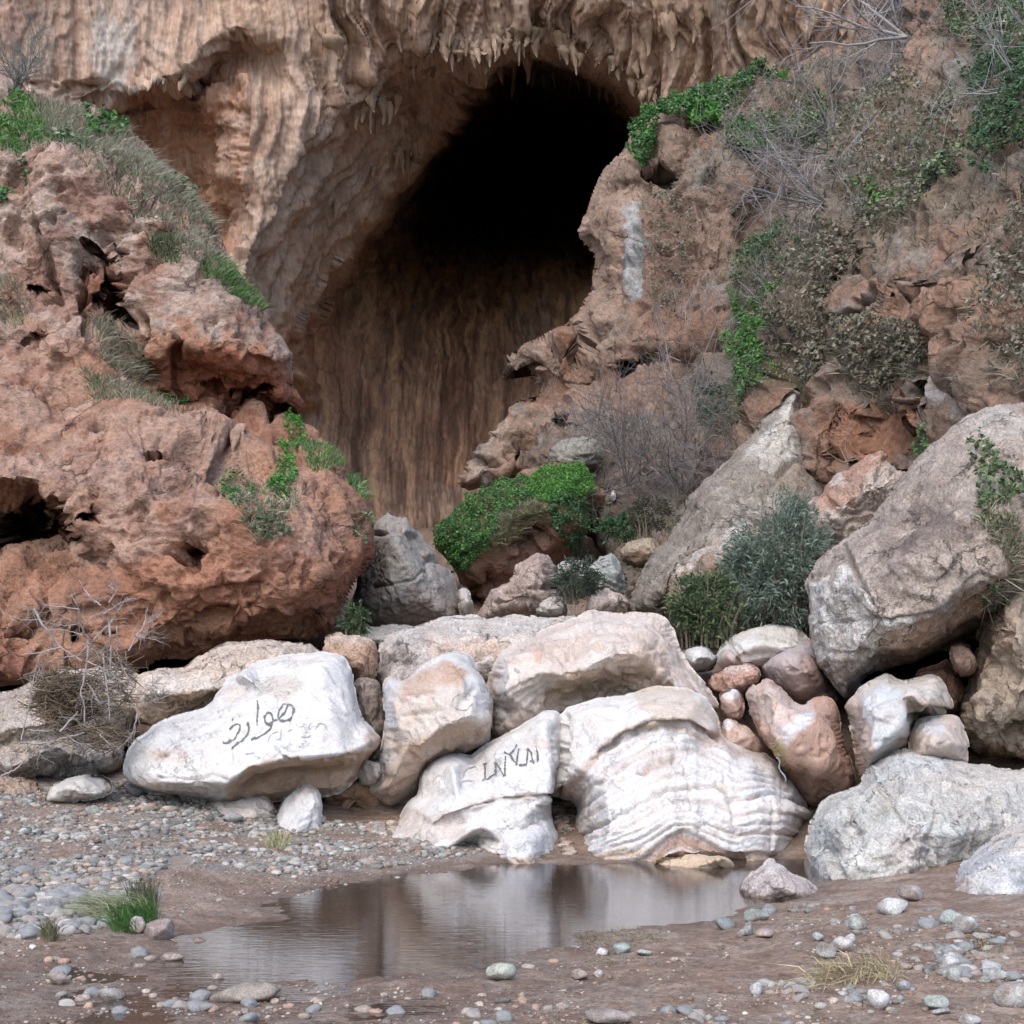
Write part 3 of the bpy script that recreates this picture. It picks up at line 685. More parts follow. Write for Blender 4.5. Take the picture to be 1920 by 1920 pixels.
B('long slanting grey slab rising behind the oleander bush', [(1497, 726), (1462, 752), (1420, 795), (1378, 842), (1335, 892), (1292, 930), (1272, 980), (1240, 1020), (1205, 1065), (1172, 1125), (1178, 1160), (1260, 1190), (1400, 1180), (1540, 1120), (1590, 960), (1530, 890), (1512, 800)],
  [(1350, 960, -.9), (1270, 1060, -1.2), (1230, 1120, -1.2), (1440, 960, -.8), (1380, 1060, -1.0)], D=19.5, lean=1.2, R=40, r=.6, kind='rough', amp=1.1, facets=6, facet_amp=.4, mat=M_ROUGH, seed=32, thick=3,
  base=(.27, .235, .20), layers=[('n', 1.4, .05, .25, (.25, .21, .17), .7), ('p', [(1500, 730), (1430, 790), (1400, 850), (1450, 885), (1490, 860), (1510, 800)], 16, (.56, .53, .48), .85), ('n', 5, .25, .1, (.45, .41, .36), .5), ('b', 1480, 900, 30, 30, (.30, .22, .16), .6)],
  cracks=[([(1400, 870), (1450, 890), (1490, 870)], 5, .1), ([(1440, 800), (1490, 790)], 4, .06)])
B('white-topped brown rock half hidden behind the oleander', [(1245, 1080), (1262, 1050), (1300, 1035), (1345, 1008), (1390, 982), (1420, 985), (1470, 1030), (1480, 1110), (1420, 1200), (1280, 1200), (1235, 1140)], [(1330, 1060, -.6), (1300, 1110, -.4), (1400, 1050, -.6)], D=17.5, lean=.8, R=30, r=.45, kind='rough', amp=1.2, facets=5, facet_amp=.5, mat=M_ROUGH, seed=33, thick=1.6,
  base=(.34, .26, .21), layers=[('p', [(1240, 1080), (1300, 1030), (1400, 975), (1430, 990), (1340, 1050), (1270, 1085)], 14, (.56, .53, .49), .9), ('n', 3, .2, .15, (.25, .17, .12), .6)])
B('reddish rock with a pale crest between the slab and the giant boulder', [(1518, 945), (1545, 915), (1570, 890), (1610, 865), (1648, 838), (1665, 850), (1662, 868), (1700, 885), (1690, 940), (1655, 1000), (1590, 1030), (1525, 1010)], [(1600, 920, -.4), (1560, 960, -.4), (1650, 910, -.4)], D=17.2, lean=.6, R=24, r=.35, kind='rough', amp=1.3, mat=M_ROUGH, seed=34,
  base=(.46, .39, .34), layers=[('p', [(1518, 945), (1560, 890), (1650, 835), (1665, 860), (1590, 920), (1540, 960)], 12, (.36, .19, .13), .85), ('b', 1570, 900, 20, 14, (.56, .48, .42), .8)], cracks=[([(1560, 950), (1600, 915), (1650, 880)], 6, .12)])
B('giant tilted boulder with dark lichen and a white cracked nose', [(1512, 1085), (1535, 1045), (1575, 1012), (1640, 965), (1690, 895), (1735, 845), (1790, 800), (1840, 770), (1880, 757), (1940, 752), (2080, 770), (2150, 1000), (2050, 1150), (1930, 1165), (1860, 1190), (1800, 1212), (1720, 1247), (1660, 1258), (1620, 1272), (1598, 1305), (1585, 1310), (1560, 1282), (1532, 1235), (1516, 1160)],
  [(1600, 1100, -.85), (1700, 1050, -.95), (1800, 950, -.55), (1900, 850, .1), (1640, 1160, -1.0), (1600, 1230, -.75), (1850, 1060, -.9), (1950, 1000, -.8)], D=14.2, lean=1.3, lines=[[(1640, 1175, -1.0), (1700, 1168, -1.05), (1752, 1158, -1.1), (1790, 1120, -1.0), (1870, 1080, -.95)], [(1700, 1230, -.45), (1765, 1205, -.35), (1850, 1150, -.25)]],
  R=40, r=.5, sig=9, kind='rough', mat=M_ROUGH, seed=35, thick=3.2, base=(.40, .34, .295),
  cracks=[([(1580, 1020), (1610, 1080), (1640, 1150), (1650, 1170)], 4, .09), ([(1650, 1165), (1700, 1158), (1755, 1155)], 4, .07), ([(1540, 1120), (1580, 1190), (1590, 1260)], 3, .05), ([(1530, 1170), (1590, 1165), (1640, 1160)], 3, .04), ([(1560, 1220), (1600, 1230), (1650, 1240)], 3, .04)],
  layers=[('n', 2.2, .1, .2, (.38, .31, .26), .6), ('p', [(1512, 1085), (1580, 1060), (1620, 1120), (1650, 1165), (1740, 1160), (1680, 1220), (1600, 1300), (1560, 1280), (1525, 1210)], 14, (.64, .62, .58), .95),
          ('p', [(1690, 960), (1750, 920), (1800, 960), (1830, 1000), (1790, 1010), (1740, 1060), (1690, 1060), (1660, 1010)], 30, (.13, .10, .09), .85), ('n', 6, .16, .12, (.2, .155, .13), .5), ('n', 2.6, .3, .1, (.15, .12, .105), .5),
          ('p', [(1640, 1240), (1760, 1165), (1790, 1140), (1860, 1100), (1880, 1180), (1740, 1250)], 14, (.33, .22, .15), .8), ('b', 1850, 790, 80, 40, (.50, .46, .41), .6), ('b', 1800, 870, 100, 50, (.34, .29, .25), .5, -40), ('b', 1700, 1190, 60, 24, (.44, .30, .21), .7, -15)])
B('brown clay-covered bank rock at the right edge under the giant boulder', [(2060, 1000), (1930, 1040), (1880, 1090), (1845, 1150), (1832, 1210), (1815, 1270), (1795, 1320), (1800, 1365), (1830, 1415), (1890, 1435), (2050, 1460), (2100, 1200)], [(1900, 1180, -.6), (1860, 1330, -.6), (1930, 1280, -.6), (1840, 1380, -.3)], D=13.6, lean=.8, R=36, r=.5, kind='rough', amp=1.4, mat=M_SLOPE, seed=36, thick=1.5,
  base=(.33, .265, .205), layers=[('n', 1.5, .1, .2, (.25, .18, .13), .7), ('b', 1830, 1370, 30, 40, (.36, .32, .28), .6)], cracks=[([(1870, 1290), (1920, 1310)], 9, .15), ([(1880, 1390), (1920, 1360)], 9, .2)])
B('reddish-brown boulder wedged under the giant boulder', [(1778, 1215), (1800, 1205), (1825, 1215), (1838, 1250), (1828, 1270), (1800, 1268), (1785, 1245)], D=13.6, R=20, r=.25, kind='rough', mat=M_ROUGH, seed=37, base=(.34, .23, .18), facets=4)
B('dusky red boulder in the shadow below the giant boulder nose', [(1740, 1245), (1775, 1235), (1800, 1270), (1815, 1310), (1790, 1340), (1740, 1320), (1700, 1290)], D=14, R=24, r=.3, kind='rough', mat=M_ROUGH, seed=38, base=(.33, .19, .14), facets=4)
B('round bluish-white stone left of the flat white rock', [(1280, 1240), (1285, 1218), (1305, 1209), (1330, 1216), (1345, 1235), (1335, 1258), (1300, 1262)], D=15.4, R=24, r=.28, kind='smooth', mat=M_SMOOTH, seed=39, base=WHITE, cat='stone', name='stone', layers=[('b', 1330, 1255, 26, 10, (.35, .33, .32), .6)])
B('flat white-and-pink rock in front of the oleander', [(1340, 1222), (1362, 1198), (1400, 1182), (1450, 1172), (1500, 1178), (1520, 1200), (1515, 1235), (1450, 1252), (1385, 1262), (1345, 1250)], [(1420, 1200, -.3), (1370, 1230, -.35), (1480, 1210, -.3)], D=15.2, lean=.6, R=20, r=.25, kind='smooth', amp=1.3, mat=M_SMOOTH, seed=40,
  base=(.62, .60, .56), cracks=[([(1365, 1200), (1385, 1240)], 4, .08), ([(1370, 1198), (1400, 1230)], 3, .05)], layers=[('b', 1370, 1230, 20, 20, (.42, .31, .27), .7), ('b', 1450, 1190, 40, 12, (.50, .45, .40), .6)])
B('smooth purple-grey boulder beside the nose of the giant boulder', [(1420, 1250), (1440, 1220), (1480, 1203), (1525, 1198), (1548, 1240), (1565, 1290), (1570, 1320), (1500, 1320), (1440, 1290)], [(1480, 1240, -.4), (1530, 1260, -.3)], D=14.7, lean=.5, R=36, r=.4, kind='smooth', mat=M_SMOOTH, seed=41, base=(.44, .36, .34), layers=[('b', 1540, 1260, 30, 40, (.33, .21, .17), .7), ('b', 1480, 1220, 40, 16, (.42, .40, .41), .6)])
B('red-stained low rock between the white block and the pink boulder', [(1325, 1275), (1345, 1252), (1400, 1240), (1425, 1260), (1415, 1295), (1375, 1310), (1335, 1300)], D=14.4, R=22, r=.25, kind='rough', mat=M_ROUGH, seed=42, base=(.46, .29, .23), facets=4, layers=[('b', 1380, 1255, 30, 10, (.55, .47, .42), .6)])
B('small cracked pink-and-white cube-like stone', [(1350, 1300), (1372, 1290), (1390, 1292), (1398, 1320), (1392, 1350), (1368, 1352), (1352, 1330)], D=13.6, R=14, r=.15, kind='smooth', mat=M_SMOOTH, seed=43, base=(.52, .37, .31), facets=4, layers=[('b', 1370, 1300, 18, 12, WHITE, .8)], cat='stone', name='stone')
B('pinkish wedge stone at the right shoulder of the striped boulder', [(1352, 1350), (1375, 1345), (1405, 1370), (1428, 1400), (1420, 1415), (1385, 1408), (1356, 1388)], D=13.0, R=16, r=.2, kind='smooth', mat=M_SMOOTH, seed=44, base=(.50, .36, .30), facets=4, layers=[('b', 1362, 1355, 12, 14, WHITE, .8)], cat='stone', name='stone')
B('wet pink boulder with a faceted face beside the little waterfall', [(1398, 1305), (1412, 1282), (1440, 1268), (1466, 1285), (1490, 1315), (1515, 1318), (1545, 1300), (1568, 1318), (1580, 1370), (1592, 1425), (1604, 1468), (1585, 1500), (1520, 1510), (1480, 1470), (1462, 1425), (1430, 1390), (1410, 1345)],
  [(1440, 1300, -.1), (1450, 1350, -.35), (1440, 1380, -.3), (1560, 1350, -.05), (1575, 1440, -.3), (1530, 1440, -.55), (1520, 1490, -.2)], D=12.9, lean=.7, lines=[[(1475, 1325, -.3), (1505, 1342, -.45), (1485, 1385, -.6), (1464, 1422, -.5)], [(1525, 1345, -.42), (1555, 1372, -.4), (1580, 1430, -.3)]],
  R=22, r=.28, sig=4, kind='smooth', amp=1.1, mat=M_SMOOTH, seed=45,
  base=(.46, .30, .23), layers=[('p', [(1398, 1305), (1440, 1268), (1490, 1315), (1515, 1330), (1470, 1400), (1440, 1390)], 14, (.56, .47, .42), .8), ('p', [(1460, 1370), (1500, 1340), (1520, 1330), (1530, 1340), (1475, 1405)], 8, BLUEW, .8), ('b', 1460, 1415, 14, 26, (.30, .30, .08), .5), ('b', 1545, 1480, 60, 24, (.24, .15, .11), .7)])
B('bluish-white boulder with a flat pale top below the giant boulder', [(1590, 1318), (1612, 1290), (1640, 1270), (1665, 1260), (1690, 1275), (1715, 1270), (1758, 1265), (1775, 1290), (1792, 1330), (1760, 1345), (1720, 1350), (1705, 1410), (1660, 1440), (1622, 1470), (1606, 1420), (1600, 1370)],
  [(1640, 1330, -.4), (1700, 1300, -.2), (1740, 1320, -.35), (1630, 1410, -.5), (1690, 1360, -.45)], D=12.6, lean=.8, R=22, r=.25, sig=4, kind='smooth', amp=1.2, mat=M_SMOOTH, seed=46, base=(.52, .47, .42),
  layers=[('p', [(1625, 1300), (1670, 1265), (1690, 1290), (1700, 1340), (1660, 1420), (1640, 1410)], 14, (.56, .58, .60), .85), ('p', [(1592, 1318), (1625, 1300), (1640, 1400), (1622, 1470), (1600, 1400)], 10, (.44, .32, .26), .7), ('b', 1740, 1320, 50, 12, (.36, .27, .20), .7)], cracks=[([(1700, 1345), (1740, 1335), (1790, 1330)], 5, .06)])
B('rounded pinkish boulder below the flat-topped one, by the right bank', [(1705, 1385), (1718, 1352), (1750, 1342), (1795, 1343), (1814, 1375), (1820, 1405), (1814, 1435), (1760, 1440), (1700, 1430)], [(1760, 1385, -.3)], D=12.2, lean=.4, R=32, r=.3, kind='smooth', mat=M_SMOOTH, seed=47, base=(.52, .43, .37), layers=[('b', 1740, 1360, 30, 14, (.56, .57, .58), .7)])

# layered white boulder beside the pool
VL1 = [(1043, 1494), (1083, 1462), (1126, 1411), (1174, 1375), (1233, 1355), (1293, 1355), (1344, 1383), (1380, 1405), (1440, 1425), (1530, 1500)]
VL2 = [(1040, 1600), (1079, 1571), (1142, 1535), (1194, 1507), (1253, 1480), (1293, 1474), (1344, 1472), (1369, 1494), (1399, 1496), (1432, 1487), (1492, 1496), (1530, 1520)]
VL3 = [(1040, 1630), (1100, 1625), (1200, 1610), (1249, 1570), (1282, 1556), (1324, 1573), (1350, 1591), (1380, 1602), (1432, 1596), (1530, 1606)]
_vx = np.arange(1075, 1512, 24.0)
def strat_line(q, x0, x1):
    a, b, c = [np.interp(_vx, [p[0] for p in L], [p[1] for p in L]) for L in (VL1, VL2, VL3)]
    y = np.where(q < 1, a + q * (b - a), b + (q - 1) * (c - b)) + 5 * perlin(np.stack([_vx * .02, np.full(len(_vx), q * 7), np.zeros(len(_vx))], -1), 4)
    return [(float(x), float(v)) for x, v in zip(_vx, y) if x0 <= x <= x1]
STR = [strat_line(*a) for a in ((.16, 1130, 1400), (.3, 1110, 1440), (.44, 1100, 1460), (.6, 1090, 1500), (.78, 1090, 1480), (1.16, 1100, 1300), (1.3, 1090, 1512), (1.5, 1120, 1480), (1.68, 1080, 1512), (1.84, 1090, 1400))]
def strata_hook(px, py, P):
    a, b, c = [np.interp(px, [p[0] for p in L], [p[1] for p in L]) for L in (VL1, VL2, VL3)]
    s = np.where(py < b, (py - a) / (b - a), 1 + (py - b) / (c - b))
    w = fbm(np.stack([px * .02, py * .02, np.zeros(len(px))], -1), 3, 60) * 0.08
    n = fbm(np.stack([(s + w) * 7.0, px * .0015, np.full(len(px), 3.3)], -1), 4, 61, 0.75)
    n2 = fbm(np.stack([(s + w) * 17.0, px * .003, np.full(len(px), 7.3)], -1), 2, 62, 0.7)
    on = sstep(0.0, 0.06, s)
    saw = ((s + w) * 7.0) % 1.0
    d = (0.014 * n + 0.006 * n2 - 0.006 * saw) * on
    v = 0.02 * fbm(np.stack([px * .035, py * .004, np.full(len(px), 1.0)], -1), 2, 63)
    low = sstep(1.95, 2.05, s)
    d = d + v * on - 0.045 * low
    def cm(col):
        q = (sstep(0.05, 0.4, n) * 0.38 * on)[:, None]
        col = col + (np.array([.46, .36, .31]) - col) * q
        q = (sstep(0.15, 0.4, -n2) * 0.5 * on)[:, None]
        col = col + (np.array([.58, .60, .65]) - col) * q
        q = (np.exp(-((saw - 0.03) / 0.05) ** 2) * 0.35 * on)[:, None]
        col = col + (np.array([.34, .26, .22]) - col) * q
        return col
    return d.astype(np.float32), cm
B('large white boulder with wavy layers rising from the pool', [(1044, 1352), (1062, 1326), (1120, 1308), (1170, 1302), (1228, 1285), (1290, 1290), (1325, 1308), (1345, 1340), (1356, 1375), (1400, 1398), (1455, 1425), (1490, 1470), (1527, 1522), (1510, 1548), (1512, 1600), (1514, 1690), (1300, 1700), (1120, 1690), (1072, 1670), (1070, 1570), (1080, 1505), (1026, 1497), (1036, 1420)],
  [(1110, 1340, .05), (1200, 1330, -.1), (1300, 1320, .1), (1080, 1440, -.15), (1130, 1460, -.45), (1140, 1560, -.85), (1260, 1440, -.55), (1250, 1540, -.95), (1400, 1450, -.45), (1400, 1540, -.85), (1480, 1520, -.55), (1250, 1610, -.98), (1400, 1605, -.9), (1120, 1610, -.85), (1460, 1600, -.75), (1250, 1680, -1.0), (1400, 1680, -.95), (1120, 1670, -.9)], D=12.6, lean=.5,
  lines=[[(1126, 1406, -.22), (1174, 1370, -.25), (1233, 1350, -.3), (1293, 1348, -.25), (1340, 1372, -.12)], [(1130, 1416, -.14), (1176, 1382, -.15), (1235, 1362, -.16), (1293, 1362, -.12), (1338, 1388, -.02)]],
  R=24, r=.28, sig=3.5, kind='smooth', amp=.45, facets=0, mat=M_SMOOTH, seed=48, base=(.66, .635, .605), hook=strata_hook, thick=1.6, res=2.6,
  cracks=[(l, 2.2, .022) for l in STR] + [(VL1[2:7], 4, .10), (VL2[1:], 3, .06), ([(1060, 1345), (1056, 1420), (1044, 1490)], 6, .12), ([(1280, 1425), (1292, 1470), (1300, 1520)], 3, .03), ([(1355, 1440), (1368, 1490), (1380, 1560)], 3, .03), ([(1205, 1445), (1240, 1425), (1268, 1420)], 6, .07), ([(1449, 1505), (1452, 1590)], 3, .03)],
  layers=[('p', [(1180, 1310), (1230, 1285), (1300, 1290), (1350, 1340), (1356, 1380), (1290, 1350), (1230, 1350), (1190, 1340)], 16, (.54, .43, .33), .75), ('b', 1110, 1350, 50, 30, (.64, .58, .52), .6),
          *[('l', l, 2.0, (.42, .34, .30), .65) for l in STR], ('l', VL1, 8, (.36, .24, .17), .8), ('l', VL2[1:], 3.5, (.40, .31, .26), .8), ('l', [(1083, 1470), (1060, 1500)], 16, (.46, .33, .27), .7),  # first crack line: brown dirt plus the cap's shadow line painted in
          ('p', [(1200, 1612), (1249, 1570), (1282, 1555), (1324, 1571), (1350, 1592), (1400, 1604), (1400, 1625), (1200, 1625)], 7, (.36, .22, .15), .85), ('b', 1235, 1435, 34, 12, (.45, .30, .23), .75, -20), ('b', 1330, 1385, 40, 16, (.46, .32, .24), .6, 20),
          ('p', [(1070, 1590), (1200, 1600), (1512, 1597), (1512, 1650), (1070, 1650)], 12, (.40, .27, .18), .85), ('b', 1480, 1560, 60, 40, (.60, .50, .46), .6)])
B('low tan ledge stone at the waterline under the striped boulder', [(1225, 1622), (1250, 1608), (1300, 1600), (1345, 1606), (1375, 1616), (1378, 1670), (1228, 1670)], D=11.42, R=14, r=.12, kind='smooth', mat=M_SMOOTH, seed=49, base=(.52, .40, .29), thick=.5, cat='stone', name='stone')
B('big white block with a smooth brown hollow under its front edge', [(916, 1262), (935, 1222), (965, 1198), (1010, 1183), (1060, 1165), (1105, 1146), (1160, 1150), (1225, 1146), (1258, 1162), (1272, 1200), (1290, 1240), (1320, 1275), (1352, 1330), (1320, 1345), (1180, 1340), (1060, 1365), (935, 1385), (922, 1330)],
  [(1000, 1215, .05), (1100, 1190, .3), (1200, 1190, .35), (940, 1300, -.3), (980, 1330, -.25), (1240, 1260, -.25), (1220, 1225, -.3), (1290, 1300, -.2)], D=13.7, lean=1.3,
  lines=[[(945, 1235, -.1), (1010, 1262, -.35), (1080, 1262, -.5), (1150, 1225, -.6), (1200, 1222, -.5)], [(1005, 1310, -.2), (1060, 1315, .1), (1120, 1290, .15), (1185, 1275, 0)]],
  R=24, r=.35, sig=4, kind='smooth', amp=1.6, mat=M_SMOOTH, seed=50, thick=1.6, base=(.60, .53, .475),
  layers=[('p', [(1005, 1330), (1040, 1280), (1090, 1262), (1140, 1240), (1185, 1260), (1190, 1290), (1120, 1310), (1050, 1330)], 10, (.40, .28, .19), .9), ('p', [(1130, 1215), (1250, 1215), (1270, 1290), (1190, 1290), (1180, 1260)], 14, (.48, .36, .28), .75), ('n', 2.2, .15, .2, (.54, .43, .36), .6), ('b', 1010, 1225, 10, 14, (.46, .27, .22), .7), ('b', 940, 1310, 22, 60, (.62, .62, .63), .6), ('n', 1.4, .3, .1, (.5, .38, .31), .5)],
  cracks=[([(1120, 1220), (1200, 1225), (1230, 1210)], 5, .05), ([(1055, 1245), (1070, 1232)], 3, .03), ([(1170, 1290), (1195, 1310)], 4, .05)])
B('long grey-and-cream block at the back of the white boulder pile', [(705, 1235), (712, 1205), (742, 1182), (790, 1168), (840, 1158), (910, 1152), (990, 1152), (1060, 1152), (1110, 1160), (1130, 1220), (1000, 1300), (860, 1310), (730, 1310), (706, 1290)],
  [(760, 1210, .05), (900, 1180, .3), (800, 1250, -.2), (900, 1240, -.15), (1000, 1210, 0)], D=14.7, lean=1.3, lines=[[(740, 1195, .25), (830, 1200, .05), (920, 1195, .1), (1000, 1180, .25)]], R=24, r=.4, sig=4, kind='rough', amp=.8, mat=M_ROUGH, seed=51, thick=2.2, base=(.55, .49, .44),
  layers=[('p', [(705, 1220), (760, 1190), (800, 1230), (790, 1300), (710, 1300)], 20, (.40, .36, .34), .8), ('p', [(800, 1215), (900, 1195), (950, 1190), (930, 1225), (850, 1260), (800, 1245)], 14, (.50, .36, .28), .7), ('l', [(760, 1180), (900, 1160), (1040, 1160)], 12, (.66, .62, .58), .7)],
  cracks=[([(800, 1195), (870, 1200), (940, 1185)], 4, .07), ([(900, 1175), (960, 1165), (1020, 1170)], 3, .05), ([(830, 1225), (880, 1240), (930, 1220)], 4, .06)])
B('orange-brown pitted rock wedged between the white boulders and red cliff', [(600, 1215), (612, 1192), (640, 1187), (690, 1195), (711, 1210), (708, 1250), (704, 1275), (672, 1282), (660, 1265), (605, 1250)], [(650, 1225, -.3), (690, 1245, -.25)], D=14.4, lean=.5, R=16, r=.2, kind='rough', mat=M_ROUGH, seed=52, base=(.44, .29, .20), facets=4, layers=[('l', [(605, 1205), (650, 1192), (705, 1205)], 9, (.58, .50, .43), .8), ('b', 690, 1240, 16, 30, (.36, .22, .15), .6)])
B('flat grey slab under the tall grey boulder', [(640, 1195), (650, 1180), (700, 1172), (780, 1170), (830, 1165), (840, 1190), (760, 1205), (650, 1205)], D=16.6, lean=.8, R=12, r=.2, kind='grey', mat=M_GREY, seed=53, base=(.38, .36, .33), thick=1.5)
B('upright white boulder with a brown recessed front', [(716, 1300), (722, 1272), (738, 1264), (756, 1276), (790, 1247), (825, 1225), (852, 1217), (880, 1228), (900, 1262), (918, 1305), (924, 1335), (918, 1385), (905, 1402), (850, 1425), (810, 1445), (785, 1490), (735, 1520), (686, 1525), (676, 1490), (700, 1440), (716, 1395), (720, 1340)],
  [(740, 1320, -.3), (760, 1400, -.45), (730, 1470, -.45), (830, 1290, -.25), (890, 1290, -.1), (850, 1340, -.5), (800, 1330, -.45), (905, 1350, -.25)], D=13.1, lean=.8,
  lines=[[(735, 1290, -.15), (790, 1275, -.1), (850, 1248, .1)], [(745, 1300, -.35), (800, 1300, -.4), (865, 1280, -.3)], [(790, 1400, -.6), (840, 1360, -.65), (885, 1340, -.55), (915, 1350, -.25)], [(790, 1440, -.3), (840, 1400, -.2), (900, 1390, .05)]],
  R=16, r=.22, sig=3.5, kind='smooth', amp=1.1, mat=M_SMOOTH, seed=54, thick=1.4, base=(.57, .505, .45),
  layers=[('p', [(735, 1295), (790, 1265), (830, 1245), (862, 1262), (862, 1290), (800, 1295), (745, 1305)], 9, (.42, .27, .19), .85), ('p', [(716, 1300), (725, 1270), (745, 1280), (735, 1340), (735, 1440), (700, 1470), (676, 1500), (715, 1400)], 9, BLUEW, .85),
          ('p', [(760, 1270), (850, 1217), (885, 1230), (922, 1310), (900, 1340), (870, 1270), (830, 1250), (790, 1265)], 9, WHITE, .85),
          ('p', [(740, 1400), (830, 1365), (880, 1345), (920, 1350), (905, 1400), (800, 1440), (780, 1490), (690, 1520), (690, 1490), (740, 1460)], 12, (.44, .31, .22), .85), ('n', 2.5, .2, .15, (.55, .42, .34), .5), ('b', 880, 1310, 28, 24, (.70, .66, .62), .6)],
  cracks=[([(760, 1345), (830, 1330), (850, 1345)], 4, .03)])
B('smooth white boulder scratched with capital letters', [(735, 1545), (760, 1510), (782, 1490), (786, 1462), (802, 1430), (830, 1412), (862, 1412), (882, 1416), (920, 1388), (970, 1358), (1015, 1334), (1042, 1330), (1056, 1350), (1057, 1420), (1046, 1470), (1038, 1500), (1036, 1600), (960, 1630), (830, 1630), (650, 1620), (640, 1565)],
  [(850, 1440, -.25), (940, 1420, -.2), (1020, 1360, .1), (1030, 1440, -.25), (860, 1500, -.5), (960, 1470, -.4), (800, 1530, -.55), (980, 1500, -.5), (990, 1530, -.65), (900, 1550, -.75), (720, 1562, -.45), (960, 1600, -.75), (830, 1600, -.75), (700, 1600, -.5)], D=12.6, lean=.55,
  lines=[[(800, 1545, -.6), (870, 1517, -.62), (940, 1496, -.56), (1036, 1490, -.45)], [(812, 1549, -.52), (880, 1524, -.54), (945, 1502, -.48), (1036, 1497, -.38)]],
  R=16, r=.2, sig=4, kind='smooth', amp=.8, mat=M_SMOOTH, seed=55, thick=1.4, base=(.63, .61, .585), res=2.6,
  cracks=[([(800, 1545), (870, 1517), (940, 1496), (1036, 1490)], 4, .05), ([(860, 1540), (960, 1512), (1030, 1510)], 3, .03), ([(1040, 1405), (1020, 1420), (990, 1425)], 3, .02)],
  layers=[('n', 1.6, .2, .15, (.66, .62, .58), .5), ('l', [(800, 1545), (870, 1517), (940, 1496), (1040, 1488)], 5, (.42, .31, .25), .8), ('b', 1010, 1395, 40, 10, (.55, .47, .41), .6), ('b', 950, 1375, 50, 10, (.56, .51, .47), .6, -30),
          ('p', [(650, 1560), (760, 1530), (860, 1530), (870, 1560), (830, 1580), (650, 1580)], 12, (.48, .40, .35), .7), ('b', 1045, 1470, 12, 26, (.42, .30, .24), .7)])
B('low white slab sloping into the pool left of the striped boulder', [(845, 1570), (880, 1550), (940, 1540), (1000, 1530), (1030, 1532), (1048, 1570), (1052, 1605), (1052, 1690), (960, 1690), (915, 1650), (860, 1610)], [(960, 1560, -.2), (1010, 1560, -.15), (1000, 1610, -.4), (940, 1600, -.35), (1000, 1660, -.45)], D=12.0, lean=.5, R=14, r=.15, kind='smooth', amp=.9, mat=M_SMOOTH, seed=56, thick=.8, base=(.60, .59, .585),
  cracks=[([(890, 1552), (950, 1548), (985, 1542)], 5, .06)], layers=[('l', [(900, 1553), (985, 1542)], 6, (.42, .28, .2), .8), ('p', [(900, 1605), (1055, 1605), (1055, 1650), (900, 1650)], 10, (.45, .33, .24), .8), ('n', 2.5, .2, .15, (.60, .54, .50), .6)])
B('white boulder with dark painted lettering in front of the red cliff', [(229, 1425), (240, 1402), (275, 1370), (305, 1348), (350, 1333), (382, 1322), (405, 1292), (425, 1270), (470, 1246), (530, 1228), (590, 1222), (640, 1228), (660, 1255), (668, 1300), (682, 1345), (702, 1372), (714, 1380), (712, 1400), (690, 1425), (672, 1460), (640, 1490), (600, 1500), (520, 1505), (440, 1510), (360, 1500), (290, 1490), (236, 1470)],
  [(300, 1400, -.25), (400, 1370, -.2), (500, 1300, .15), (600, 1260, .35), (450, 1260, .25), (620, 1330, .05), (350, 1440, -.35), (270, 1440, -.25)], D=12.7, lean=.9,
  lines=[[(420, 1468, -.5), (470, 1440, -.52), (530, 1422, -.5), (600, 1418, -.48), (650, 1412, -.35), (692, 1392, -.1)], [(428, 1482, -.38), (480, 1462, .0), (540, 1452, .12), (600, 1452, .15), (650, 1445, .2)], [(290, 1465, -.35), (360, 1470, -.45), (420, 1468, -.5)]],
  R=20, r=.25, sig=3.5, kind='smooth', amp=.9, mat=M_SMOOTH, seed=57, thick=1.6, base=(.63, .61, .585), res=2.6,
  layers=[('n', 1.5, .22, .2, (.64, .60, .57), .5), ('b', 520, 1290, 40, 24, (.48, .40, .33), .65), ('b', 435, 1300, 30, 26, (.52, .46, .42), .65), ('b', 560, 1235, 70, 14, (.62, .57, .51), .6), ('b', 310, 1415, 45, 18, (.60, .48, .42), .6), ('b', 305, 1414, 16, 8, (.36, .22, .16), .7),
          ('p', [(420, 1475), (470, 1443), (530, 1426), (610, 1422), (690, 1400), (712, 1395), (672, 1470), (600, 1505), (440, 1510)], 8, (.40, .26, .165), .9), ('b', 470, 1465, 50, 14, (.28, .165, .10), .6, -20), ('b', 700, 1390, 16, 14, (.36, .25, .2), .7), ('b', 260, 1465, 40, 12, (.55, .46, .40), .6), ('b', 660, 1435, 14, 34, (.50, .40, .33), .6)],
  cracks=[([(300, 1458), (360, 1464), (400, 1455), (425, 1462)], 3, .03), ([(500, 1425), (520, 1418), (560, 1425)], 4, .03)])
B('white rounded foot stone under the lettered boulder', [(515, 1545), (528, 1505), (550, 1482), (575, 1470), (598, 1480), (606, 1520), (610, 1600), (515, 1600)], D=12.15, lean=.25, R=24, r=.25, kind='smooth', mat=M_SMOOTH, seed=58, base=(.60, .59, .585), thick=.6, layers=[('b', 575, 1478, 30, 10, (.52, .42, .35), .6)])
B('pinkish white low stone under the lettered boulder', [(375, 1520), (395, 1502), (450, 1492), (500, 1495), (520, 1520), (520, 1600), (390, 1600)], D=12.3, lean=.3, R=20, r=.2, kind='smooth', mat=M_SMOOTH, seed=59, base=(.64, .55, .49), thick=.6)
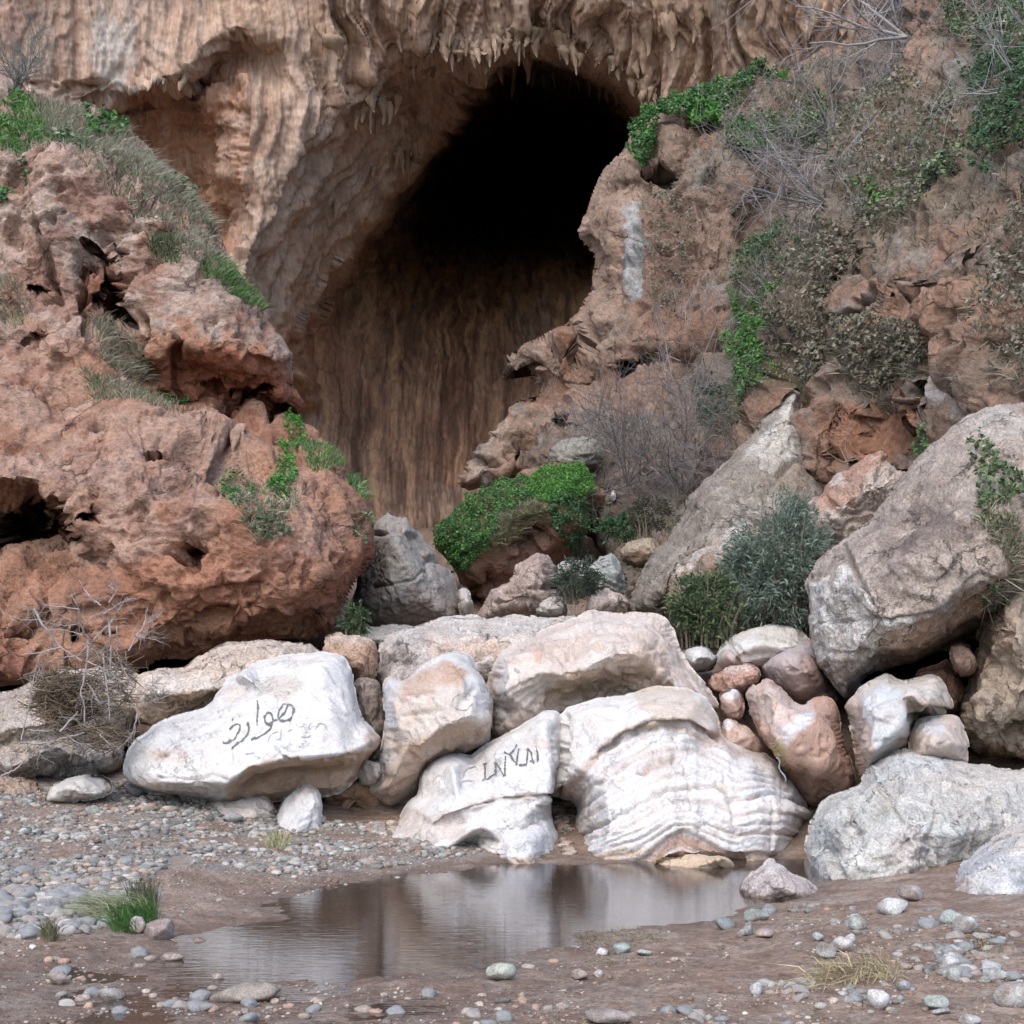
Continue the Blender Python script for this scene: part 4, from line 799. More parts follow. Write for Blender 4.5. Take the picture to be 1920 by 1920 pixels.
B('rust-brown scoured ledge in the gap beside the lettered boulder', [(600, 1470), (640, 1462), (676, 1440), (712, 1430), (735, 1480), (720, 1520), (690, 1540), (650, 1560), (612, 1560)], [(650, 1500, -.1)], D=13.1, lean=.1, R=18, r=.2, kind='smooth', amp=2, mat=M_SMOOTH, seed=60, base=(.32, .20, .125), thick=.8, layers=[('n', 3, .1, .2, (.22, .13, .08), .7)], cracks=[([(620, 1505), (690, 1500)], 7, .08), ([(615, 1530), (680, 1525)], 7, .1)])
B('pale layered brown rock behind the lettered boulder', [(255, 1275), (290, 1258), (335, 1255), (370, 1232), (420, 1208), (480, 1200), (540, 1200), (595, 1212), (640, 1240), (620, 1330), (460, 1360), (330, 1370), (255, 1350)], [(330, 1290, -.3), (420, 1250, 0), (500, 1225, .15), (300, 1330, -.2)], D=13.9, lean=.9, lines=[[(270, 1300, -.3), (350, 1300, -.4), (430, 1285, -.3)], [(275, 1325, -.1), (350, 1325, -.1), (420, 1310, 0)]],
  R=16, r=.25, sig=3.5, kind='rough', amp=.8, mat=M_ROUGH, seed=61, thick=1.4, base=(.55, .45, .37), layers=[('p', [(265, 1270), (340, 1262), (420, 1280), (400, 1300), (300, 1300)], 10, (.66, .60, .54), .7), ('p', [(260, 1308), (420, 1296), (410, 1340), (260, 1350)], 10, (.40, .28, .19), .8), ('b', 480, 1235, 50, 20, (.48, .38, .30), .6)],
  cracks=[([(270, 1285), (340, 1280), (400, 1290)], 4, .05), ([(370, 1245), (430, 1255), (480, 1240)], 4, .05)])
B('layered grey-tan rock bank behind the driftwood tangle', [(-120, 1330), (0, 1300), (70, 1275), (130, 1255), (200, 1250), (265, 1262), (280, 1330), (240, 1395), (226, 1450), (160, 1480), (0, 1520), (-120, 1530)], [(60, 1340, -.4), (150, 1310, -.3), (100, 1400, -.6), (180, 1430, -.5), (20, 1440, -.7)], D=13.7, lean=.9, lines=[[(-60, 1380, -.55), (60, 1360, -.6), (130, 1350, -.5)], [(-60, 1400, -.35), (60, 1385, -.4), (130, 1375, -.35)]], R=24, r=.35, sig=4, kind='rough', amp=.9, mat=M_ROUGH, seed=62, thick=1.6,
  base=(.46, .40, .345), layers=[('p', [(0, 1440), (110, 1400), (220, 1400), (220, 1460), (60, 1500), (-100, 1520), (-100, 1450)], 20, (.42, .42, .41), .8), ('n', 3, .1, .2, (.35, .27, .21), .6), ('l', [(100, 1270), (200, 1255)], 12, (.60, .54, .47), .6)],
  cracks=[([(0, 1345), (70, 1335), (140, 1320)], 5, .07), ([(20, 1375), (90, 1362)], 5, .07), ([(120, 1420), (170, 1440), (190, 1450)], 3, .03), ([(100, 1430), (140, 1460)], 3, .03)])
B('brown square-edged block at the left edge by the gravel', [(-40, 1470), (0, 1456), (55, 1452), (70, 1470), (75, 1510), (-40, 1520)], D=12.6, lean=.2, R=10, r=.1, kind='rough', amp=.5, mat=M_ROUGH, seed=63, thick=.5, base=(.38, .28, .21))
B('long rounded pale stone on top of the left gravel bank', [(85, 1495), (110, 1470), (150, 1453), (190, 1452), (212, 1466), (205, 1490), (150, 1505), (90, 1508)], D=12.3, lean=.15, R=24, r=.2, kind='smooth', mat=M_SMOOTH, seed=64, thick=.5, base=(.54, .50, .45), cat='stone', name='stone')

B('dark rubble stone deep in the gap behind the lettered boulder', [(655, 1290), (680, 1270), (712, 1280), (725, 1340), (718, 1420), (690, 1440), (660, 1380)], D=14.0, R=20, r=.2, kind='rough', mat=M_ROUGH, seed=71, base=(.26, .21, .18))
B('small pale stone jammed between the lettered and the upright boulder', [(668, 1440), (684, 1425), (708, 1430), (716, 1452), (700, 1475), (674, 1470)], D=13.0, R=12, r=.12, kind='smooth', mat=M_SMOOTH, seed=72, base=(.52, .47, .43), thick=.4, cat='stone', name='stone')
# right foreground
B('large pale grey-green boulder on the right bank of the pool', [(1508, 1580), (1522, 1530), (1545, 1498), (1580, 1482), (1612, 1472), (1640, 1432), (1668, 1410), (1700, 1405), (1760, 1412), (1815, 1430), (1880, 1436), (1960, 1436), (2080, 1460), (2100, 1640), (1960, 1750), (1800, 1750), (1740, 1750), (1640, 1745), (1550, 1730), (1514, 1680)],
  [(1560, 1540, -.35), (1600, 1600, -.55), (1680, 1480, -.3), (1720, 1560, -.65), (1780, 1470, -.05), (1860, 1480, .0), (1800, 1560, -.45), (1900, 1540, -.15), (1700, 1640, -.65), (1560, 1640, -.5), (1660, 1710, -.65)], D=11.3, lean=.9, R=30, r=.4, sig=8, kind='grey', amp=1.1, mat=M_GREY, seed=65, thick=1.6, res=2.6,
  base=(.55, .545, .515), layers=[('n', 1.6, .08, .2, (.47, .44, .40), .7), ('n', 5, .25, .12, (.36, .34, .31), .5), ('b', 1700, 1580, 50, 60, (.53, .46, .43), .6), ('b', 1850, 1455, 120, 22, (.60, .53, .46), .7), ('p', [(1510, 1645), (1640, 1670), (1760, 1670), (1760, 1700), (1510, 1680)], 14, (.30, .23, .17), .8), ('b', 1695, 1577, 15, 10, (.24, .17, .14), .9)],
  cracks=[([(1640, 1440), (1660, 1500), (1690, 1530)], 3, .04), ([(1690, 1420), (1700, 1450), (1680, 1480)], 3, .03), ([(1690, 1568), (1702, 1582)], 8, .07), ([(1580, 1650), (1560, 1600)], 6, .08), ([(1760, 1500), (1750, 1600), (1735, 1650)], 4, .04)])
B('smooth bluish boulder in the lower right corner of the bank', [(1735, 1712), (1755, 1675), (1790, 1640), (1820, 1605), (1860, 1570), (1900, 1545), (1940, 1532), (2060, 1530), (2100, 1700), (1960, 1800), (1870, 1790), (1770, 1780)], [(1830, 1650, -.3), (1900, 1600, -.2), (1900, 1680, -.45), (1800, 1690, -.25)], D=9.7, lean=.6, R=36, r=.35, sig=8, kind='grey', amp=.9, mat=M_GREY, seed=66, thick=1.2, res=2.6,
  base=(.52, .52, .52), layers=[('b', 1900, 1560, 60, 40, (.60, .53, .46), .8), ('p', [(1735, 1712), (1800, 1640), (1830, 1650), (1815, 1720)], 12, (.40, .31, .27), .8), ('n', 2.5, .2, .15, (.42, .42, .42), .5)], cracks=[([(1870, 1630), (1890, 1622), (1910, 1632)], 4, .03)])
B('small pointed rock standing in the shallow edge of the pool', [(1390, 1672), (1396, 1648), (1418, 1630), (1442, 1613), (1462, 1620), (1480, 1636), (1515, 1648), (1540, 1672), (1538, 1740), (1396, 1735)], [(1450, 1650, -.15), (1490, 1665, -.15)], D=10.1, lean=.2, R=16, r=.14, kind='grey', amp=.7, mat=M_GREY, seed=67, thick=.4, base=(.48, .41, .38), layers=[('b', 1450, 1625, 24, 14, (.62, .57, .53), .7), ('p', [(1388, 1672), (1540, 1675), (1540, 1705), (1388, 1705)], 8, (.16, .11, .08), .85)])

# ------------------------------------------------------------------ lettering scratched and painted on the two white boulders
def lettering(key, strokes, hw, colour, name='letter_stroke', lift=0.006):
    s = SURF[key]['obj']; org = np.array(s.location)
    for st in strokes:
        p = np.array(st, float)
        if len(p) == 1: p = np.array([p[0] - [1.6, .7], p[0] + [1.6, .7]])
        seg = np.r_[0, np.cumsum(np.hypot(*np.diff(p, axis=0).T))]
        t = np.linspace(0, seg[-1], max(int(seg[-1] / 2.0), 3))
        q = np.stack([np.interp(t, seg, p[:, 0]), np.interp(t, seg, p[:, 1])], -1)
        q[1:-1] = (q[:-2] + q[1:-1] * 2 + q[2:]) / 4
        tg = np.gradient(q, axis=0); tg /= np.linalg.norm(tg, axis=1)[:, None] + 1e-9
        nn = np.stack([-tg[:, 1], tg[:, 0]], -1)
        w = hw * np.clip(0.8 + 0.9 * perlin(np.stack([q[:, 0] * .21, q[:, 1] * .21, np.zeros(len(q))], -1), 5), .25, 1.5)[:, None]
        V = []
        for sd in (-1, 1):
            a = q + nn * w * sd
            P, Nn, _ = at(key, a[:, 0], a[:, 1])
            V += list(P + Nn * lift)
        n = len(q)
        Q = [(k, k + 1, n + k + 1, n + k) for k in range(n - 1)]
        V = np.array(V)
        me = mesh_from(name, V - org, np.array(Q), None, np.tile(np.array(colour, np.float32), (len(V), 1)), False)
        link(name, me, M_TWIG, s)
def z1(L): return [(380 + a / 6.4, 1260 + b / 6.4) for a, b in L]
def z2(L): return [(840 + a / 8.727, 1370 + b / 8.727) for a, b in L]
K1 = 'white boulder with dark painted lettering in front of the red cliff'
K2 = 'smooth white boulder scratched with capital letters'
lettering(K1, [z1(l) for l in ([(1010, 415), (960, 430), (915, 490), (900, 560), (930, 605), (990, 605), (1060, 570), (1095, 500), (1075, 445), (1010, 415), (1018, 460), (980, 510), (905, 575)],
    [(900, 600), (850, 600), (830, 520), (790, 515), (750, 570), (762, 628), (810, 635), (848, 595), (820, 660), (750, 730), (660, 790), (580, 825)], [(660, 370), (668, 450), (662, 560), (655, 655)],
    [(540, 620), (558, 660), (555, 710), (540, 765), (470, 830), (400, 890), (345, 925)], [(320, 690), (370, 640), (420, 625), (455, 660), (440, 720), (390, 770), (310, 825), (245, 850)], [(360, 580)], [(445, 548)], [(535, 640), (562, 690)])], 2.0, (.16, .16, .155))
lettering(K1, [z1(l) for l in ([(760, 850), (790, 800), (840, 745), (900, 720)], [(945, 690), (937, 760), (930, 820), (890, 835)], [(1020, 712), (1068, 690)], [(1180, 790), (1240, 800), (1300, 770)], [(1250, 575)], [(1350, 700), (1400, 650), (1460, 650), (1500, 690)], [(1260, 690), (1300, 640)], [(975, 935)], [(510, 990), (615, 982)])], 1.0, (.38, .39, .41))
lettering(K2, [z2(l) for l in ([(570, 550), (650, 540)], [(600, 555), (605, 660), (600, 770), (575, 860)], [(590, 795), (640, 785), (700, 750), (790, 715)], [(775, 720), (775, 620), (770, 515)], [(770, 515), (840, 610), (925, 750)], [(930, 750), (930, 600), (940, 430)],
    [(920, 370), (1000, 410), (1080, 490), (1118, 545)], [(1118, 570), (1135, 430), (1150, 330)], [(1000, 410), (1060, 360), (1120, 270)], [(1290, 340), (1295, 450), (1285, 560)], [(1290, 340), (1350, 400), (1385, 480), (1400, 545)], [(1330, 510), (1375, 515)], [(1160, 570), (1280, 550)], [(1465, 290), (1470, 400), (1465, 520)])], 1.8, (.16, .155, .15))
lettering(K2, [z2(l) for l in ([(480, 640), (470, 600), (400, 590), (320, 605), (275, 670), (260, 740)], [(210, 850), (300, 830), (420, 825), (435, 885)])], 1.0, (.36, .38, .40))
K3 = 'upright white boulder with a brown recessed front'
lettering(K3, [[(867 + 19 * math.cos(a), 1316 + 15 * math.sin(a)) for a in np.linspace(.3, 6.0, 20)], [(862, 1308), (872, 1307)]], 0.9, (.42, .38, .35), name='scratched_ring')

# ------------------------------------------------------------------ ground: one sheet with the pool basin, banks and ravine floor
def gp(px, py, z=0.0):
    Y = (EYE - z) * F / (py - HZ)
    return ((px - 960) / F * Y, Y)
pool_px = [(600, 1668), (700, 1648), (830, 1634), (930, 1622), (1050, 1620), (1250, 1618), (1400, 1612), (1512, 1612), (1530, 1660), (1460, 1690), (1390, 1705), (1330, 1722), (1240, 1738), (1100, 1752), (1040, 1778), (960, 1800), (880, 1812), (760, 1822), (690, 1835), (560, 1842),
           (440, 1848), (330, 1840), (300, 1820), (335, 1790), (350, 1752), (420, 1738), (520, 1718), (545, 1705), (480, 1690)]
pool = [gp(*p) for p in pool_px]
ctrl = []
for p in [(0, 1478, .42), (100, 1490, .38), (230, 1470, .40), (330, 1500, .33), (430, 1530, .25), (530, 1560, .17), (650, 1565, .14), (800, 1575, .11), (0, 1560, .30), (150, 1580, .26), (300, 1600, .19), (450, 1620, .10), (0, 1650, .16), (120, 1660, .12), (0, 1740, .05), (150, 1740, .05),
          (250, 1690, .09), (330, 1640, .13), (0, 1820, .012), (150, 1830, .0), (200, 1880, .0), (0, 1900, .005), (400, 1890, .004), (600, 1880, -.004), (700, 1900, .0), (800, 1850, .012), (1000, 1850, .02), (900, 1910, .015), (1200, 1800, .035), (1300, 1860, .03), (1100, 1900, .03), (1400, 1780, .05),
          (1450, 1720, .05), (1600, 1740, .10), (1800, 1760, .14), (1900, 1800, .12), (1600, 1850, .07), (1800, 1890, .06), (1650, 1690, .10), (1750, 1720, .13), (1560, 1690, .05)]:
    x, y = gp(*p); ctrl.append((x, y, p[2]))
ctrl += [(-4, 13, .45), (-6, 12, .5), (-6, 8, .2), (-5, 5, .05), (0, 5, .04), (5, 5, .1), (5, 9, .3), (6, 12, .6), (-3, 14.5, .5), (0, 13.5, .2), (2, 13, .15), (4, 14, .5), (-1, 16, .9), (1, 16, 1.0), (3, 16, 1.1), (-5, 18, .8), (0, 19, 1.6), (3, 19, 1.7), (0, 22, 2.0), (2, 22, 2.1),
         (-5, 24, 1.5), (0, 28, 2.8), (4, 28, 3.0), (0, 36, 3.8), (-3, 45, 4.8), (3, 48, 5.0), (-12, 12, 1.2), (12, 12, 1.2), (-12, 2, .6), (12, 2, .6), (0, -6, .1), (-14, -8, 1), (14, -8, 1), (-15, 40, 5), (15, 40, 5), (0, 60, 5)]
for p in pool: ctrl.append((p[0], p[1], 0.0))
ctrl += [(*gp(1100, 1670), -.16), (*gp(900, 1700), -.16), (*gp(700, 1740), -.12), (*gp(500, 1790), -.07), (*gp(1350, 1650), -.14), (*gp(450, 1810), -.06), (*gp(640, 1790), -.08)]
ctrl = np.array(ctrl)
_d = np.hypot(ctrl[:, None, 0] - ctrl[None, :, 0], ctrl[:, None, 1] - ctrl[None, :, 1])
_w = np.linalg.solve(_d + np.eye(len(ctrl)) * 1e-3, ctrl[:, 2])
def ground_z(x, y):
    x = np.asarray(x, float).ravel(); y = np.asarray(y, float).ravel()
    z = np.zeros(len(x))
    for k in range(len(ctrl)):
        z += _w[k] * np.hypot(x - ctrl[k, 0], y - ctrl[k, 1])
    far = sstep(25, 70, np.hypot(x, y - 10))
    z = z * (1 - far) + 4.0 * far
    P = np.stack([x, y, np.zeros(len(x))], -1)
    near = 1 - sstep(15, 30, np.hypot(x, y - 9))
    z += (0.016 * fbm(P * 2.2, 3, 41) + 0.009 * fbm(P * 11, 4, 42, .6)) * (0.3 + 0.7 * near)
    return z
def axis(a, b, fine, ext, k=1.32):
    m = list(np.arange(a, b, fine)); s = fine; v = m[-1]; hi = []
    while v < ext: s *= k; v += s; hi.append(v)
    s = fine; v = a; lo = []
    while v > -ext: s *= k; v -= s; lo.append(v)
    return np.array(lo[::-1] + m + hi)
ax_x = axis(-4.6, 4.6, 0.03, 400); ax_y = axis(5.8, 13.5, 0.028, 400)
GX, GY = np.meshgrid(ax_x, ax_y)
GZ = ground_z(GX, GY).reshape(GX.shape)
gpx = 960 + F * GX / np.maximum(GY, .5); gpy = HZ - F * (GZ - EYE) / np.maximum(GY, .5)
gP = np.stack([GX.ravel(), GY.ravel(), np.zeros(GX.size)], -1).astype(np.float32)
MUD = np.array([.245, .17, .125]); SILT = np.array([.33, .255, .20]); GRAV = np.array([.30, .275, .25])
gn = fbm(gP * 1.6, 4, 51, .6); gn2 = fbm(gP * 6, 3, 52, .6)
gc = np.tile(MUD, (GX.size, 1))
gc += (SILT - gc) * (sstep(-.1, .5, gn) * .6)[:, None]
gc += (np.array([.15, .085, .055]) - gc) * (sstep(.0, .5, gn2) * .5)[:, None]
gc += (np.array([.33, .27, .22]) - gc) * (sstep(.2, .5, fbm(gP * 3.3, 4, 55, .65)) * .55)[:, None]
zz = GZ.ravel()
gravel_zone = [(-200, 1470), (230, 1455), (420, 1510), (640, 1545), (870, 1560), (920, 1605), (700, 1630), (560, 1650), (430, 1640), (330, 1610), (300, 1690), (170, 1700), (60, 1720), (-200, 1740)]
gz = in_poly(gpx.ravel(), gpy.ravel(), gravel_zone)
gc += (GRAV * .8 - gc) * (gz * sstep(-.3, .2, gn) * .7)[:, None]
gc += (np.array([.33, .23, .16]) - gc) * (np.exp(-(((gpx.ravel() - 110) / 90) ** 2 + ((gpy.ravel() - 1535) / 22) ** 2)) * .9)[:, None]
wet = 1 - sstep(-.01, .05, zz + gn2 * .015)
gc *= (1 - .35 * wet)[:, None]
gc += (np.array([.14, .075, .045]) - gc) * sstep(0.0, .08, -zz)[:, None] * .8
nx_, ny_ = len(ax_x), len(ax_y)
ii, jj = np.meshgrid(np.arange(nx_ - 1), np.arange(ny_ - 1))
v0 = (jj * nx_ + ii).ravel()
me = mesh_from('ground', np.stack([GX.ravel(), GY.ravel(), zz], -1), np.stack([v0, v0 + 1, v0 + nx_ + 1, v0 + nx_], -1), None, np.clip(gc, 0.02, 1))
link('ground', me, M_GROUND, kind='structure')

# water: a rippled sheet at z = 0; the banks rise out of it
def water_mat():
    m = bpy.data.materials.new('pool_water'); m.use_nodes = True
    nt = m.node_tree; N = nt.nodes; L = nt.links
    N.remove(N['Principled BSDF'])
    tr = N.new('ShaderNodeBsdfTransparent'); tr.inputs['Color'].default_value = (.62, .50, .38, 1)
    gl = N.new('ShaderNodeBsdfGlossy'); gl.inputs['Roughness'].default_value = 0.012; gl.inputs['Color'].default_value = (.95, .97, 1, 1)
    fr = N.new('ShaderNodeFresnel'); fr.inputs['IOR'].default_value = 1.85
    df = N.new('ShaderNodeBsdfDiffuse'); df.inputs['Color'].default_value = (.30, .22, .165, 1)
    sil = N.new('ShaderNodeMixShader'); sil.inputs[0].default_value = .16
    L.new(tr.outputs[0], sil.inputs[1]); L.new(df.outputs[0], sil.inputs[2])
    mx = N.new('ShaderNodeMixShader')
    tc = N.new('ShaderNodeTexCoord'); mp = N.new('ShaderNodeMapping'); mp.inputs['Scale'].default_value = (1.6, 11, 1)
    nz = N.new('ShaderNodeTexNoise'); nz.inputs['Scale'].default_value = 3.0; nz.inputs['Detail'].default_value = 3
    L.new(tc.outputs['Object'], mp.inputs['Vector']); L.new(mp.outputs[0], nz.inputs['Vector'])
    bp = N.new('ShaderNodeBump'); bp.inputs['Strength'].default_value = 0.07; bp.inputs['Distance'].default_value = 0.02
    L.new(nz.outputs['Fac'], bp.inputs['Height'])
    L.new(bp.outputs[0], gl.inputs['Normal']); L.new(bp.outputs[0], fr.inputs['Normal'])
    L.new(fr.outputs[0], mx.inputs[0]); L.new(sil.outputs[0], mx.inputs[1]); L.new(gl.outputs[0], mx.inputs[2])
    L.new(mx.outputs[0], N['Material Output'].inputs['Surface'])
    return m
wv = [(-5.2, 5.0, 0), (4.2, 5.0, 0), (4.2, 12.8, 0), (-5.2, 12.8, 0)]
link('pool_water', mesh_from('pool_water', wv, [(0, 1, 2, 3)], None, None, False), water_mat(), kind='structure')

# ------------------------------------------------------------------ small helpers for plants, stones and sticks
def in_px(poly, n, g):
    a = np.array(poly, float); lo, hi = a.min(0), a.max(0); out = np.zeros((0, 2))
    while len(out) < n:
        p = g.uniform(lo, hi, (n * 2, 2)); out = np.concatenate([out, p[in_poly(p[:, 0], p[:, 1], poly)]])
    return out[:n]

def on_ground(px, py):
    px = np.asarray(px, float); py = np.asarray(py, float); z = np.zeros(px.shape)
    for _ in range(6):
        Y = np.clip((EYE - z) * F / np.maximum(py - HZ, 60), 4, 16); x = (px - 960) / F * Y
        z = 0.5 * z + 0.5 * ground_z(x, Y)
    return np.stack([x, Y, ground_z(x, Y)], -1)

def surf(key, p):
    if key is None:
        P = on_ground(p[:, 0], p[:, 1]); return P, np.tile([0, -.1, 1.0], (len(P), 1)), np.ones(len(P), bool)
    return at(key, p[:, 0], p[:, 1])

def unit(v): return v / (np.linalg.norm(v, axis=-1, keepdims=True) + 1e-9)

def pick(cols, n, g, j=.25):
    c = np.array(cols, float)[g.integers(0, len(cols), n)]
    return np.clip(c * (1 + j * g.normal(size=(n, 1))), .01, .9)

def leaves_mesh(name, P, Nn, size, cols, g, aspect=.7, up=.5, rnd=.9):
    n = len(P)
    nr = unit(Nn + np.array([0, -.1, up]) + rnd * g.normal(size=(n, 3)))
    t = unit(np.cross(nr, g.normal(size=(n, 3)))); b = np.cross(nr, t)
    L = size * g.uniform(.55, 1.35, (n, 1)); W = L * aspect
    fold = nr * L * g.uniform(-.25, .1, (n, 1))
    V = np.stack([P - t * L * .5, P + b * W * .5 + fold, P + t * L * .5, P - b * W * .5 + fold], 1).reshape(-1, 3)
    k = np.arange(n)[:, None] * 4
    T = np.concatenate([k + [0, 1, 2], k + [0, 2, 3]])
    return mesh_from(name, V, None, T, np.repeat(cols, 4, 0), False)

def blades_mesh(name, P, Nn, ln, wd, cols, g, lean=(0, 0, 0), rnd=.35, droop=.5, tipcol=None):
    n = len(P)
    d = unit(Nn * .35 + np.array([0, -.15, .8]) + np.array(lean) + rnd * g.normal(size=(n, 3)))
    L = ln * g.uniform(.5, 1.25, (n, 1))
    s = unit(np.cross(d, np.array([0, -1.0, .2]) + .5 * g.normal(size=(n, 3)))) * wd * g.uniform(.6, 1.3, (n, 1))
    h = d * [1, 1, 0] * droop * L + np.array(lean) * L * droop * .5
    m = P + d * L * .55 + h * .15 + [0, 0, 0]
    e = P + d * L + h - np.array([0, 0, 1]) * L * droop * .35
    V = np.stack([P - s, P + s, m + s * .75, m - s * .75, e], 1).reshape(-1, 3)
    k = np.arange(n)[:, None] * 5
    T = np.concatenate([k + [0, 1, 2], k + [0, 2, 3], k + [3, 2, 4]])
    cc = np.repeat(cols, 5, 0)
    if tipcol is not None:
        cc = cc.reshape(n, 5, 3); cc[:, 4] = cc[:, 4] * .3 + np.array(tipcol) * .7; cc[:, 2:4] = cc[:, 2:4] * .65 + np.array(tipcol) * .35; cc = cc.reshape(-1, 3)
    return mesh_from(name, V, None, T, cc, False)

def plant_root(name, label, cat, P, group=None):
    o = bpy.data.objects.new(name, None); C.objects.link(o)
    o.location = (float(P[:, 0].mean()), float(P[:, 1].mean()), float(P[:, 2].min()))
    o['label'] = label; o['category'] = cat
    if group: o['group'] = group
    return o

def shift(me, o):
    v = np.zeros(len(me.vertices) * 3, np.float32); me.vertices.foreach_get('co', v)
    v = v.reshape(-1, 3) - np.array(o.location, np.float32); me.vertices.foreach_set('co', v.ravel()); me.update()
    return me

def creeper(label, key, polys, n, size, cols, h=.12, seed=1, cat='creeper', name='creeper', group=None, up=.5, blades=0, bl=.25, bcols=((.20, .17, .11),), thr=-.2, lift=None):
    g = np.random.default_rng(seed)
    if not isinstance(polys[0][0], (tuple, list)): polys = [polys]
    p = np.concatenate([in_px(q, max(n // len(polys), 20), g) for q in polys])
    w = fbm(np.stack([p[:, 0] * .05, p[:, 1] * .05, np.full(len(p), seed)], -1), 3, seed)
    p = p[w > thr + .25 * g.normal(size=len(p))]
    P, Nn, ok = surf(key, p); P, Nn, p = P[ok], Nn[ok], p[ok]
    lump = .5 + .8 * fbm(np.stack([p[:, 0] * .06, p[:, 1] * .06, np.full(len(p), seed + 9)], -1), 2, seed)
    P = P + Nn * (g.uniform(0, 1, (len(P), 1)) * h * np.clip(lump, .15, 1.4)[:, None])
    P = P + np.array([0, -.5, 1.0]) * ((.22 if key == 'hillside' else .03) if lift is None else lift)
    o = plant_root(name, label, cat, P, group)
    link('leaves', shift(leaves_mesh('leaves', P, Nn, size, pick(cols, len(P), g), g, up=up), o), M_LEAF, o, kind='stuff')
    if blades:
        p = np.concatenate([in_px(q, max(blades // len(polys), 10), g) for q in polys]); P, Nn, ok = surf(key, p); P, Nn = P[ok], Nn[ok]
        link('dry_stalks', shift(blades_mesh('dry_stalks', P, Nn, bl, size * .09, pick(bcols, len(P), g), g, rnd=.5), o), M_DRY, o, kind='stuff')
    return o

def grass(label, key, poly, n, ln, wd, cols, seed=1, cat='grass', name='grass_tuft', lean=(0, 0, 0), rnd=.35, droop=.5, tip=None, group=None, mat=None):
    g = np.random.default_rng(seed)
    p = in_px(poly, n, g); P, Nn, ok = surf(key, p); P, Nn = P[ok], Nn[ok]
    o = plant_root(name, label, cat, P, group)
    link('blades', shift(blades_mesh('blades', P - Nn * .02, Nn, ln, wd, pick(cols, len(P), g), g, lean, rnd, droop, tip), o), mat or M_LEAF, o, kind='stuff')
    return o

def tubes(name, segs, cols, sides=4):
    """segs: list of (points, radii)"""
    V = []; Q = []; CC = []; b = 0
    for si, (pts, rad) in enumerate(segs):
        p = np.array(pts, float); r = np.array(rad, float); n = len(p)
        t = unit(np.gradient(p, axis=0))
        ref = np.array([0.3, .9, .25])
        u = unit(np.cross(t, ref)); v = np.cross(t, u)
        a = np.arange(sides) * 2 * math.pi / sides
        ring = p[:, None] + (np.cos(a)[None, :, None] * u[:, None] + np.sin(a)[None, :, None] * v[:, None]) * r[:, None, None]
        V.append(ring.reshape(-1, 3)); CC.append(np.tile(cols[si], (n * sides, 1)))
        k = np.arange(n - 1)[:, None] * sides + np.arange(sides)[None]; k2 = np.arange(n - 1)[:, None] * sides + (np.arange(sides)[None] + 1) % sides
        Q.append((b + np.stack([k, k2, k2 + sides, k + sides], -1)).reshape(-1, 4)); b += n * sides
    return mesh_from(name, np.concatenate(V), np.concatenate(Q), None, np.concatenate(CC))

def branchy(base, dirs, length, rad, levels, g, kids=4, curl=.25, gain=.6, up=.1):
    out = [[] for _ in range(levels)]
    def go(p, d, L, r, lv):
        n = 6; pts = [p]; rr = [r]; dd = d
        for k in range(n):
            dd = unit(dd + curl * g.normal(size=3) * .5 + np.array([0, 0, up * .3])); pts.append(pts[-1] + dd * L / n); rr.append(r * (1 - .75 * (k + 1) / n) + .0008)
        out[lv].append((pts, rr))
        if lv + 1 < levels:
            for k in range(kids):
                j = g.integers(1, n + 1)
                nd = unit(unit(np.array(pts[j]) - np.array(pts[j - 1])) + .85 * g.normal(size=3) * [1, .8, 1])
                go(pts[j], nd, L * gain * g.uniform(.6, 1.2), rr[j] * .7 + .0006, lv + 1)
    for d in dirs: go(np.array(base, float), unit(np.array(d, float)), length * g.uniform(.75, 1.2), rad, 0)
    return out

def bare_shrub(label, base, spread, length, rad, seed, nst=7, levels=3, kids=5, col=(.30, .27, .26), cat='shrub', group=None, gain=.6, tilt=(0, -.2, .8)):
    g = np.random.default_rng(seed); base = np.array(base, float)
    dirs = [np.array(tilt) + spread * g.normal(size=3) * [1, .5, .7] for _ in range(nst)]
    lv = branchy(base, dirs, length, rad, levels, g, kids, gain=gain)
    o = bpy.data.objects.new('bare_shrub', None); C.objects.link(o); o.location = tuple(base); o['label'] = label; o['category'] = cat
    if group: o['group'] = group
    for s in lv[0]: link('branch', shift(tubes('branch', [s], [np.array(col) * g.uniform(.8, 1.25)], 5), o), M_TWIG, o)
    tw = [s for l in lv[1:] for s in l]
    link('twigs', shift(tubes('twigs', tw, [np.array(col) * g.uniform(.7, 1.35) for _ in tw], 3), o), M_TWIG, o, kind='stuff')
    return o

